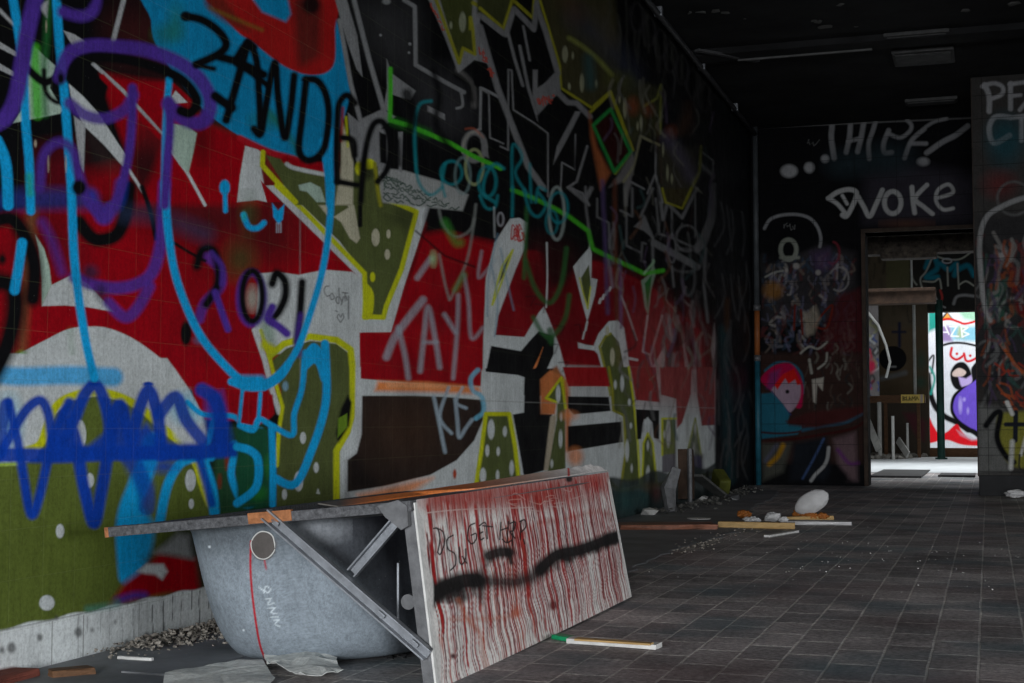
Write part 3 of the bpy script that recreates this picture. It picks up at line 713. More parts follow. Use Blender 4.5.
    c.line((.05,.3,.04), [(700,110),(735,175),(752,180)], 22, 2.5, op=.6); c.line((.05,.3,.04), [(765,290),(735,340)], 14, 2.5, op=.6)
    c.line(BLACK, [(600,140),(700,225),(800,262)], 6, .8, False, .8)
    # note "Cody + Toy" with a small heart
    T = (.05,.05,.05); w = 3.2
    for p in ([(303,328),(292,330),(288,345),(296,362),(305,360)], [(315,352),(308,360),(312,374),(322,368),(315,352)], [(338,335),(338,385),(328,380),(330,366),(338,366)], [(342,366),(347,380)], [(354,364),(346,392)], [(350,350),(368,352)], [(359,352),(359,378)], [(362,362),(366,376)], [(371,362),(370,440)], [(343,452),(333,435),(337,424),(344,434),(351,422),(354,436),(343,452)], [(326,412),(332,415)]):
        c.line(T, p, w, .45, True, .8)
    # ---------------------------------------------------- 2021
    c.frame(0, 190, K)
    c.dot(BLACK, (700,140,60,50), soft=10, op=.45); c.dot((.02,.07,.02), (820,240,50,60), soft=10, op=.7); c.dot((.02,.1,.03), (850,80,26,60), soft=7, op=.5)
    c.line(PURP, [(705,225),(750,270),(752,330),(700,385),(680,440)], 30, 1.6, op=.8)
    c.line(BLACK, [(672,260),(690,205),(728,205),(745,260),(740,330),(705,390)], 26, 2)
    c.line(PURP, [(722,215),(757,260),(758,320)], 16, 1.4, op=.8)
    c.line(PURP, [(735,350),(755,410),(778,475)], 20, 1.2)
    c.frame(240, 190, K)
    c.ring(PURP, 40,370,42,88, 22, 1.6, .9); c.ring(BLACK, 42,362,34,86, 20, 1.6)
    c.dot(MINT, (42,370,18,40), soft=3, op=.6)
    c.line(BLACK, [(110,320),(125,285),(152,310),(155,360),(135,410),(110,440)], 26, 1.8)
    c.line(PURP, [(110,400),(95,440),(130,465),(160,490)], 24, 1.3)
    c.line(BLACK, [(212,315),(205,420),(195,520)], 24, 1.6); c.line(PURP, [(208,430),(196,500),(200,560)], 20, 2, op=.7)
    c.frame(0, 190, K)
    c.dot(BLACK, (635,490,19,42), soft=1.2)
    c.line(BLACK, [(485,-10),(515,80),(532,165)], 15, .9); c.line(BLACK, [(590,178),(645,212),(700,242)], 9, .8); c.dot((.12,.10,.2), (680,512,16,12), soft=3)
    # small cyan heart, smile
    c.frame(240, 190, K)
    c.poly(CYAN, [(110,45),(130,70),(152,48),(146,100),(132,118),(114,92)], .8); 
    for x in (125,132,140): c.line((.5,.6,.7), [(x,112),(x,145)], 2, .5)
    c.line(CYAN, [(12,85),(30,125),(60,130),(82,112)], 17, 1)
    c.dot((.04,.5,.3), (14,90,8,14), soft=2, op=.6)
    # ---------------------------------------------------- purple, black and cyan scrawls on the far left
    c.frame(0, 190, K)
    c.line((.02,.04,.25), [(-20,40),(120,30),(300,30)], 60, 5, op=.7)
    c.line(BLACK, [(-30,110),(40,100),(90,170),(118,260),(112,370)], 48, 3)
    c.line(BLACK, [(-30,310),(40,330),(50,420),(20,540),(-30,640)], 60, 4)
    c.dot(BLACK, (8,236,12,18), soft=2)
    c.line(BLACK, [(270,110),(310,160),(350,170),(400,150),(430,80),(440,-10)], 42, 2)
    c.line(BLUE, [(310,20),(320,50),(350,70),(400,50),(415,-20)], 34, 3, op=.8)
    c.line(PURP, [(330,60),(345,95),(365,95),(380,60)], 34, 2)
    c.line((.03,.05,.12), [(430,80),(540,90),(700,150)], 50, 6, op=.5)
    c.line(PURP, [(255,298),(320,325),(400,335),(470,320),(520,280),(550,180),(558,60),(562,-20)], 36, 1.8, op=.9)
    c.line(PURP, [(370,385),(410,425),(440,432),(475,395),(510,330)], 34, 1.8, op=.85)
    c.line(PURP, [(145,110),(180,180),(212,280)], 26, 3, op=.6)
    c.dot((.03,.02,.06), (310,280,26,24), (345,350,18,26), soft=4, op=.8)
    c.frame(0, 0, K)
    for p, w in (([(42,-20),(66,130),(80,250),(88,420),(100,560),(105,720)], 26), ([(192,-20),(203,150),(218,300),(232,480),(243,640),(252,860),(268,1010),(285,1120),(300,1200),(322,1290)], 26), ([(-10,480),(20,560),(28,700)], 32), ([(578,270),(566,420),(560,700)], 20), ([(75,830),(62,920),(50,990)], 30)): c.line(CYAN, p, w, 1.0)
    c.line((.03,.4,.12), [(100,600),(104,660)], 20, 2, op=.6)
    c.frame(0, 190, K)
    c.line(CYAN, [(562,-20),(572,120),(592,260),(625,370),(680,490),(750,580),(830,655),(900,672)], 24, 1)
    c.line(CYAN, [(815,650),(890,650)], 30, 2)
    c.frame(240, 190, K)
    c.line(CYAN, [(310,-200),(312,0),(302,150),(278,290),(240,420),(195,545),(130,630),(60,665),(-20,655)], 20, .9)
    c.frame(0, 0, K)
    c.line(PURP, [(-30,430),(20,400),(55,330),(75,220),(95,100),(125,-20)], 48, 1.8)
    c.line(PURP, [(205,262),(235,185),(300,158),(400,160),(500,172),(600,208),(675,262),(715,330),(712,390),(680,420),(625,405),(575,355)], 42, 1.8, op=.96)
    c.line(BLACK, [(240,268),(258,222),(320,196),(420,202),(520,226),(605,262),(652,305),(672,350),(650,385),(618,378)], 30, 1.4)
    c.line(PURP, [(238,352),(290,392),(360,405),(425,375),(455,325)], 34, 1.8, op=.9)
    c.line(PURP, [(452,300),(450,420),(440,520),(420,620),(395,700)], 26, 1.6)
    c.line(PURP, [(575,345),(580,430),(570,560),(562,700)], 28, 1.6)
    c.line(PURP, [(135,640),(150,530),(200,485),(245,510),(265,580),(290,660),(330,720)], 28, 2.2, op=.9)
    c.line(PURP, [(215,40),(280,55),(318,35),(330,-20)], 34, 2.2)
    c.line(BLACK, [(215,-10),(260,12),(300,-5)], 30, 2)
    c.dot(BLACK, (270,640,24,26), (208,268,12,22), soft=2)
    c.dot(CYAN, (767,640,18,26), soft=.9); c.line(CYAN, [(768,660),(770,720)], 14, .8)
    c.dot((.5,.4,.3), (158,90,3,18), (121,490,5,12), (165,560,3,26), (225,560,3,26), soft=.6, op=.8)
    # ---------------------------------------------------- Z A N D E R
    for p, w in (([(632,55),(690,68),(745,105),(772,150),(745,185),(670,220)], 20), ([(672,222),(730,235)], 12), ([(845,150),(815,260),(772,410)], 20), ([(752,195),(820,215),(900,255)], 20), ([(735,328),(765,350),(792,368)], 22), ([(845,140),(870,160)], 14)): c.line(BLACK, p, w*1.3, 1.4)
    c.dot(BLACK, (634,56,16,16), soft=1.5)
    c.frame(240, 0, K)
    for p, w in (([(-15,205),(25,150),(55,200),(65,320),(70,440)], 19), ([(-10,218),(40,250),(95,292)], 16), ([(48,440),(70,458),(85,380),(118,215),(130,330),(152,470),(172,380),(185,258)], 19), ([(226,270),(212,400),(202,515),(238,548),(285,510),(303,400),(292,320),(262,275),(222,272)], 19),
                 ([(392,352),(365,325),(340,350),(333,400),(330,520),(332,620)], 17), ([(350,470),(385,480),(392,530)], 16), ([(332,620),(400,632)], 15), ([(412,690),(422,560),(438,470),(460,420),(490,420),(512,480),(505,570),(470,620)], 16)): c.line(BLACK, p, w*1.2, 1.3)
    for p, w in (([(570,320),(590,400),(580,440)], 30), ([(660,240),(680,330),(670,420),(715,510)], 20), ([(540,480),(545,560)], 16), ([(740,260),(780,290),(790,340)], 16)): c.line(BLACK, p, w, 2, op=.85)
    # white skirting with drips near the camera
    base = (.74,.77,.77)
    edge = 0.118 + .003*np.sin(Y*37)
    a = np.clip((edge-z)/0.006+.5, 0, 1)*np.clip((600-px)/20, 0, 1)
    c.blend(np.arange(len(z)), a, base)
    # drips: columns of white and of the colour above running into the skirting
    for k in range(90):
        y0 = 3.12+k*.0165+rnd.uniform(-.008, .008); wd = rnd.uniform(.0012, .0035); top = rnd.uniform(.100, .121); bot = rnd.uniform(.0, .07)
        a = np.clip((wd-np.abs(Y-y0-.002*np.sin(z*60)))/.0015+.5, 0, 1)*np.clip((top-z)/.004, 0, 1)*np.clip((z-bot)/.004, 0, 1)*(px < 600)*(.9 if k > 20 else .4)
        idx = np.nonzero(a > 0)[0]
        c.blend(idx, a[idx], (.85,.87,.87) if k % 3 else (.06,.06,.06))
    for k in range(14):
        a = np.clip((.0016-np.abs(Y-(3.0+k*.1275+.02)))/.0012+.5, 0, 1)*(z < .112)*(px < 600)*.7; idx = np.nonzero(a > 0)[0]; c.blend(idx, a[idx], (.10,.10,.09))
    c.frame(0, 540, 200/955)
    for x, y, r in ((375,440,18),(55,515,20),(10,525,12),(190,465,14),(605,490,8),(270,370,8),(440,430,8),(700,455,12),(550,390,6)):
        c.dot((.06,.06,.06), (x, y, r, r*1.3), soft=1.5, op=.75)
    c.line((.12,.12,.12), [(-10,437),(400,350),(700,285)], 4, .5, False, .8)
    c.line(OLIVE2, [(300,330),(420,305),(560,290)], 20, 2.5, op=.7); c.line((.05,.35,.3), [(420,330),(560,310)], 22, 3, op=.5)
    c.poly((.14,.03,.02), [(-40,625),(60,605),(160,620),(165,720),(-40,720)], 1.5)
# ------------------------------------------------------------------ materials
M_LEFT = painted('painted glazed tile', 0.38, 'YZ', (0.1275, 0.12), (.25,.28,.14), 0.08, (-0.045, 0.012))
M_FAR = painted('painted block far wall', 0.5, 'XZ', (0.4, 0.2), (.01,.01,.01), 0.6, (0, 0), jw=.004, spec=.015)
M_PLAIN = painted('spray painted surface', 0.45, None, grime=0.12, spec=.08)
M_CEIL = simple('sooty ceiling', (.014,.014,.015), .85, .6, 3, bmp=.5)
M_DARK = simple('dark grey render', (.035,.034,.033), .8, .4, 4)
M_WOODD = simple('old brown wood', (.12,.06,.03), .7, .4, 12, stretch=(1, 6, 6))
M_RUST = simple('rusty painted steel', (.10,.05,.03), .6, .5, 14)
M_STEEL = simple('dull galvanised steel', (.22,.23,.25), .42, .25, 30, metal=.55, bmp=.15)
M_STEELD = simple('dark scuffed steel', (.12,.12,.125), .5, .3, 24, metal=.4)
M_RIM = simple('grey sprayed chipboard', (.085,.085,.09), .8, .55, 120, bmp=.6)
M_RAW = simple('raw orange chipboard', (.30,.12,.05), .8, .45, 60)
M_PALE = simple('grimy white laminate', (.55,.54,.52), .5, .2, 20)
M_TIMBER = simple('yellow timber', (.42,.27,.11), .6, .25, 20, stretch=(1, 8, 8))
M_BROWNB = simple('wet brown board', (.22,.09,.055), .45, .5, 14)
M_PAPER = simple('crumpled newsprint', (.66,.67,.64), .85, .25, 60, bmp=.4)
M_CLOTH = simple('dirty white plastic', (.46,.45,.45), .55, .15, 10)
M_ORANGE = simple('orange plastic', (.30,.10,.02), .5, .25, 10)
M_RUBBLE = simple('grey rubble', (.24,.215,.185), .95, .6, 30, bmp=.6)
M_BRICK = simple('broken red brick', (.17,.05,.035), .9, .4, 20, bmp=.6)
M_GREEN = simple('green painted pipe', (.008,.035,.028), .5, .5, 6)
M_SCREED = simple('worn concrete screed', (.20,.205,.215), .6, .35, 3, bmp=.4)
M_CONC = simple('pale dusty concrete', (.42,.44,.45), .8, .15, 3)
M_WHITEP = simple('white painted pipe', (.45,.45,.43), .5, .2, 8)
M_BLACKM = simple('matt black', (.012,.012,.013), .7, .3, 8)
M_OCHRE = simple('brown stained wall', (.07,.05,.03), .8, .5, 2.2)

def floor_mat():
    mt, nt, bs = new_mat('dirty brick pavers')
    co = coords(nt)
    sx = N(nt, 'ShaderNodeSeparateXYZ'); nt.links.new(co, sx.inputs[0])
    hy = N(nt, 'ShaderNodeMath', operation='MULTIPLY'); nt.links.new(sx.outputs[1], hy.inputs[0]); hy.inputs[1].default_value = .5
    cb = N(nt, 'ShaderNodeCombineXYZ'); nt.links.new(hy.outputs[0], cb.inputs[0]); nt.links.new(sx.outputs[0], cb.inputs[1])
    ad = N(nt, 'ShaderNodeMapping'); nt.links.new(cb.outputs[0], ad.inputs[0]); ad.inputs['Location'].default_value = (0.04, 0.03, 0)
    nz = N(nt, 'ShaderNodeTexNoise'); nz.inputs['Scale'].default_value = 6; nt.links.new(co, nz.inputs['Vector'])
    vm = N(nt, 'ShaderNodeVectorMath', operation='MULTIPLY_ADD'); nt.links.new(nz.outputs[1], vm.inputs[0]); vm.inputs[1].default_value = (.004, .006, 0); nt.links.new(ad.outputs[0], vm.inputs[2])
    bt = N(nt, 'ShaderNodeTexBrick'); nt.links.new(vm.outputs[0], bt.inputs['Vector'])
    bt.inputs['Scale'].default_value = 1; bt.inputs['Brick Width'].default_value = .1175; bt.inputs['Row Height'].default_value = .1185
    bt.inputs['Mortar Size'].default_value = .0042; bt.inputs['Mortar Smooth'].default_value = .4; bt.offset = .5
    bt.inputs['Color1'].default_value = (.14,.13,.13, 1); bt.inputs['Color2'].default_value = (.245,.222,.218, 1)
    bt.inputs['Mortar'].default_value = (.36,.34,.32, 1)
    g = noise(nt, co, 1.3, 9, .75)
    col = mixrgb(nt, 'MULTIPLY', 1, bt.outputs[0], ramp(nt, g, [(.33, .65), (.60, 2.3)]))
    col = mixrgb(nt, 'MULTIPLY', 1, col, ramp(nt, noise(nt, co, 60, 5, .75), [(.32, .35), (.66, 1.5)]))
    # old teal and reddish overspray on the bricks
    t1 = ramp(nt, noise(nt, co, 1.9, 2, .5), [(.50, 0), (.66, .5)])
    col = mixrgb(nt, 'MIX', t1, col, (.05,.13,.16))
    mp = N(nt, 'ShaderNodeMapping'); nt.links.new(co, mp.inputs[0]); mp.inputs['Location'].default_value = (5, 3, 0)
    t2 = ramp(nt, noise(nt, mp.outputs[0], 1.5, 2, .5), [(.50, 0), (.70, .4)])
    col = mixrgb(nt, 'MIX', t2, col, (.13,.05,.05))
    sp = ramp(nt, noise(nt, co, 75, 1, .5), [(.72, 0), (.76, .9)])
    col = mixrgb(nt, 'MIX', sp, col, (.35,.34,.32))
    nt.links.new(col, bs.inputs['Base Color'])
    nt.links.new(ramp(nt, g, [(.3, .75), (.7, .5)]), bs.inputs['Roughness'])
    inv = N(nt, 'ShaderNodeMath', operation='MULTIPLY_ADD'); nt.links.new(bt.outputs['Fac'], inv.inputs[0]); inv.inputs[1].default_value = -1
    nt.links.new(noise(nt, co, 45, 5, .7), inv.inputs[2]); bump(nt, bs, inv.outputs[0], .5, .004)
    return mt
M_FLOOR = floor_mat()

# ------------------------------------------------------------------ left wall, painted
def left_wall():
    pxs = np.linspace(-70, 764, 835); Ys = np.array([atX(x, 424, WX)[1] for x in pxs])
    # rows: finest spacing needed at each height
    zs = [0.0]
    while zs[-1] < CEIL:
        z = zs[-1]
        s = 988*0.259/0.6 if z < 2.0 else 988*.259/.6*(1.55/max(z-.6, .1))
        zs.append(z + 1.0/s)
    zs[-1] = CEIL; zs = np.array(zs)
    Yg, Zg = np.meshgrid(Ys, zs)
    P = np.stack([np.full(Yg.size, WX), Yg.ravel(), Zg.ravel()], 1)
    o = grid_mesh('wall_left', P, len(Ys), len(zs), M_LEFT)
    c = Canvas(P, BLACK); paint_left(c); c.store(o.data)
    tag(o, kind='structure')
left_wall()
bm = bmesh.new(); box2(bm, (WX-.25, -4, 0), (WX-.02, YF, CEIL)); box2(bm, (WX-.02, -4, 0), (WX, atX(-70, 424, WX)[1], CEIL))
tag(bm_obj('wall_left_core', bm, M_DARK), kind='structure')

# ------------------------------------------------------------------ floor
bm = bmesh.new(); box2(bm, (WX-.3, -4, -.2), (RX+.3, 15.4, 0)); tag(bm_obj('floor', bm, M_FLOOR), kind='structure')
bm = bmesh.new(); box2(bm, (-6, 15.4, -.2), (6, 18.2, -.0)); tag(bm_obj('floor_passage', bm, M_FLOOR), kind='structure')
bm = bmesh.new(); box2(bm, (-6, 18.2, -.2), (6, 36, .004)); tag(bm_obj('floor_beyond', bm, M_CONC), kind='structure')
# smooth screed strip along the wall with a broken edge
def screed():
    bm = bmesh.new(); rr = random.Random(4); top = []; n = 120
    for i in range(n):
        y = 1.2 + 11.8*i/(n-1)
        x = -1.38 + .05*math.sin(y*1.7) + rr.uniform(-.025, .025) - (.35 if y < 5.3 else 0) + max(0, y-8.5)*-.1
        top.append((min(x, -1.2), y))
    a = [bm.verts.new((WX, y, .004)) for x, y in top]; b = [bm.verts.new((x, y, .003)) for x, y in top]; d = [bm.verts.new((x+.012, y, -.002)) for x, y in top]
    for i in range(n-1):
        bm.faces.new((a[i], b[i], b[i+1], a[i+1])); bm.faces.new((b[i], d[i], d[i+1], b[i+1]))
    return bm_obj('floor_screed', bm, M_SCREED)
tag(screed(), kind='structure')

# ------------------------------------------------------------------ ceiling, with a shallow beam
bm = bmesh.new(); box2(bm, (WX-.3, -4, CEIL), (RX+.3, YF+.3, CEIL+.2))
box2(bm, (WX, 11.0, CEIL-.05), (RX, 11.25, CEIL+.01)); box2(bm, (WX, 8.2, CEIL-.04), (RX, 8.4, CEIL+.01))
tag(bm_obj('ceiling', bm, M_CEIL), kind='structure')

# ------------------------------------------------------------------ right and front walls of the big room (outside the frame), openings and low lintels added to shape the light
bm = bmesh.new(); ys = -4
for (y0, y1, z0, z1) in OPEN:
    box2(bm, (RX, ys, 0), (RX+.2, y0, CEIL)); box2(bm, (RX, y0, 0), (RX+.2, y1, z0)); box2(bm, (RX, y0, z1), (RX+.2, y1, CEIL)); ys = y1
box2(bm, (RX, ys, 0), (RX+.2, YP, CEIL)); tag(bm_obj('wall_right', bm, M_DARK), kind='structure')
bm = bmesh.new(); box2(bm, (WX-.25, -4.2, 0), (FRONT[0], -4, CEIL)); box2(bm, (FRONT[1], -4.2, 0), (RX+.2, -4, CEIL)); box2(bm, (FRONT[0], -4.2, FRONT[3]), (FRONT[1], -4, CEIL)); tag(bm_obj('wall_front', bm, M_DARK), kind='structure')

def flat_panel(name, x0, x1, z0, z1, Y, mat, base, paint, dens=1.0, kind='structure', parent=None, thick=None):
    (ax, ay), (bx, by) = proj((x0, Y, z0)), proj((x1, Y, z1))
    nu = max(8, int(abs(bx-ax)*dens)); nv = max(8, int(abs(by-ay)*dens))
    X, Z = np.meshgrid(np.linspace(x0, x1, nu), np.linspace(z0, z1, nv))
    P = np.stack([X.ravel(), np.full(X.size, Y), Z.ravel()], 1)
    c = Canvas(P, base); paint(c)
    if thick:   # close the sheet into a slab
        pass
    o = grid_mesh(name, P, nu, nv, mat, parent, flip=False); c.store(o.data)
    if kind: o['kind'] = kind
    return o

# door opening in the far wall
DX0 = atY(866, 300, YF)[0]; DX1 = .25; DZ = atY(866, 233, YF)[2]
def tracer(c): return c
def paint_far(c):
    c.frame(750, 200, 120/546)
    c.poly((.03,.027,.03), [(60,250),(320,200),(480,240),(480,500),(340,560),(60,560)], 4)
    for k in range(320):
        x = rnd.uniform(60, 480); y = rnd.uniform(240, 660)
        cc = rnd.choice([(.12,.11,.12),(.02,.02,.025),(.14,.11,.09),(.03,.05,.08),(.08,.02,.02),(.10,.10,.16),(.28,.26,.24),(.02,.02,.02)])
        c.line(cc, [(x, y), (x+rnd.uniform(-25, 25), y+rnd.uniform(10, 40)), (x+rnd.uniform(-25, 25), y+rnd.uniform(20, 70))], rnd.uniform(5, 14), .9, op=.6)
    c.poly((.06,.010,.012), [(340,560),(400,440),(500,400),(520,560),(515,700),(300,700)], 3, op=.85)
    for p in ([(205,480),(200,590)], [(232,500),(240,610)], [(290,575),(330,520),(375,480),(350,580),(300,578)]): c.line((.12,.015,.01), p, 9, .7)
    c.line((.22,.22,.23), [(66,130),(90,90),(140,70),(210,66),(270,82),(305,120),(322,170),(318,212)], 14, .8)
    c.poly(BLACK, [(70,140),(140,85),(230,80),(295,130),(310,200),(240,240),(70,300)], 2.5, op=.9)
    scrib(c, (.13,.13,.13), 155,115,215,130, 18, 3, 16, 9)
    c.dot(BLACK, (175,228,30,36)); c.ring((.20,.21,.18), 175,226,36,46, 20, .8); c.line((.2,.21,.18), [(140,262),(220,262)], 14, 1)
    c.dot((.20,.09,.02), (105,410,44,40), soft=3, op=.8); c.line((.24,.24,.22), [(70,350),(110,330),(150,322)], 8, .8)
    c.ring((.20,.19,.19), 405,360,44,54, 8, .8, .8, -150, 120)
    c.ring((.16,.02,.03), 375,240,32,50, 10, .9, .8, -80, 120); c.poly((.08,.05,.12), [(280,240),(360,220),(380,300),(300,340)], 4, op=.6)
    c.dot((.32,.30,.28), (210,300,14,14), (310,330,12,12), (165,320,8,8), soft=1, op=.8)
    c.poly((.30,.26,.2), [(245,520),(300,480),(320,540),(290,610),(250,620)], 2, op=.6)
    c.frame(750, 340, 120/546)
    c.poly((.035,.018,.015), [(40,60),(520,60),(520,560),(40,560)], 3, op=.9)
    for k in range(50):
        x = rnd.uniform(240, 500); y = rnd.uniform(0, 300)
        c.line(rnd.choice([(.14,.13,.11),(.02,.02,.02),(.05,.02,.02),(.07,.05,.04)]), [(x, y), (x+rnd.uniform(-15, 15), y+20), (x+rnd.uniform(-20, 20), y+45)], rnd.uniform(5, 11), .8, op=.6)
    for p, w in (([(230,60),(270,30),(310,40),(350,10)], 9), ([(270,90),(280,150)], 12), ([(310,130),(345,100),(350,60)], 9)): c.line((.26,.25,.22), p, w, .8)
    c.poly((.34,.31,.27), [(282,180),(335,170),(330,230),(305,200),(300,290),(288,280)], 1)
    c.line((.02,.09,.14), [(70,140),(120,105),(190,110),(235,160),(240,240)], 12, 1)
    c.poly((.34,.005,.05), [(58,160),(120,112),(190,110),(238,190),(240,260),(215,310),(60,200)], 1, True)
    c.poly((.12,.03,.14), [(90,150),(140,130),(110,230),(75,220)], 2, op=.7)
    c.poly((.28,.20,.26), [(98,235),(140,190),(180,165),(225,190),(228,260),(195,320),(165,320)], 1, True)
    c.poly((.5,.01,.01), [(110,205),(150,155),(200,130),(235,200),(215,205),(205,180),(175,200),(160,175),(125,225)], .8)
    c.dot(BLACK, (170,235,9,9), soft=.8); c.line((.02,.03,.12), [(100,235),(150,300),(185,340)], 6, .7)
    c.poly((.015,.10,.15), [(50,245),(100,240),(150,290),(180,340),(170,380),(250,388),(215,430),(50,450)], 1)
    c.line((.04,.008,.008), [(50,420),(140,425),(230,415),(240,390)], 8, .8); c.line((.04,.008,.008), [(50,465),(200,450),(330,430),(460,405),(525,370)], 12, 1)
    c.line((.02,.07,.11), [(240,410),(330,390),(430,375),(480,350),(525,325)], 16, 1.2)
    c.poly((.05,.012,.012), [(165,370),(260,330),(525,300),(525,330),(430,372),(300,400),(180,385)], 2)
    c.poly((.06,.06,.05), [(50,470),(190,470),(150,600),(60,640)], 3); c.line((.28,.14,.01), [(150,480),(125,530),(88,565)], 22, 1.6); c.line((.08,.08,.12), [(120,480),(70,550)], 14, 2)
    c.poly((.010,.012,.016), [(200,470),(350,440),(370,640),(180,640)], 3)
    c.line((.30,.30,.30), [(358,490),(352,540),(335,575),(300,610),(278,640)], 15, .9); c.line((.04,.07,.16), [(335,450),(290,540),(240,630)], 10, 1)
    c.poly((.14,.09,.10), [(380,450),(480,420),(490,640),(440,640),(400,560)], 3, op=.8); c.line((.10,.02,.12), [(400,500),(450,560),(490,560)], 14, 2)
    c.poly(BLACK, [(350,620),(400,580),(440,610),(460,650),(340,650)], 3)
    c.frame(724, 0, 300/1024)
    for p, w in (([(350,395),(368,425),(366,470),(376,540)], 18), ([(255,412),(330,402),(430,398)], 8), ([(432,418),(428,470),(417,520)], 17), ([(478,412),(468,470),(456,518)], 17), ([(424,482),(468,472)], 14), ([(525,385),(510,440),(494,490),(496,542)], 15), ([(500,395),(560,388)], 8), ([(562,445),(545,490),(548,520),(572,520)], 16), ([(560,455),(600,470),(632,450),(640,428),(625,410)], 13), ([(684,440),(640,480),(616,540)], 15), ([(690,432),(720,415),(760,405)], 11), ([(636,490),(690,490)], 14), ([(832,430),(790,462),(745,485),(692,522)], 18)):
        c.line((.24,.24,.25), p, w, 1.0, op=.85)
    c.line((.14,.14,.14), [(120,436),(860,402)], 4, .8)
    c.dot((.30,.30,.31), (345,542,13,13), (291,572,17,18), (222,584,28,22), (680,552,20,14), soft=1.5)
    scrib(c, (.10,.10,.10), 285,485,330,490, 14, 3, 12, 12)
    c.poly((.05,.045,.06), [(480,600),(640,560),(860,600),(860,760),(480,760)], 8, op=.6)
    c.dot((.03,.05,.06), (560,540,80,50), (420,560,60,40), soft=10, op=.6)
    c.frame(740, 190, 284/1021)
    for p, w in (([(318,30),(350,8),(390,-2),(418,8),(412,40),(385,92),(368,90)], 17), ([(318,30),(350,50),(382,88)], 15), ([(368,20),(385,50)], 12), ([(425,25),(445,60),(466,95),(490,50),(512,0)], 17), ([(618,-10),(622,40),(628,82)], 17), ([(672,-18),(630,30),(660,60),(692,86)], 16), ([(705,30),(765,10),(750,-20),(712,0),(705,40),(730,70),(766,66)], 13)):
        c.line((.36,.36,.36), p, w, .8)
    c.ring((.36,.36,.36), 549,45,30,40, 17, .8)
    c.dot((.12,.05,.03), (600,120,90,14), soft=3, op=.5)
def dark_base(c): paint_far(c)
H = [('wall_far', WX, DX0, 0, DZ), ('wall_far_lintel', WX, DX1, DZ, CEIL)]
for nm, x0, x1, z0, z1 in H: flat_panel(nm, x0, x1, z0, z1, YF, M_FAR, (.006,.006,.007), paint_far, 1.6)
bm = bmesh.new(); box2(bm, (WX, YF+.004, 0), (DX0, YF+.3, DZ)); box2(bm, (WX, YF+.004, DZ), (RX, YF+.3, CEIL)); box2(bm, (DX1, YF+.004, 0), (RX, YF+.3, DZ))
tag(bm_obj('wall_far_core', bm, M_DARK), kind='structure')
# brown door lining
bm = bmesh.new(); box2(bm, (DX0-.04, YF-.015, 0), (DX0, YF+.32, DZ), .006); box2(bm, (DX0-.04, YF-.015, DZ), (DX1, YF+.32, DZ+.04), .006); box2(bm, (DX1-.07, YF-.03, 0), (DX1, YF+.32, DZ), .006)
tag(bm_obj('door_1', bm, simple('scorched brown frame', (.035,.022,.015), .7, .5, 10)), kind='structure')

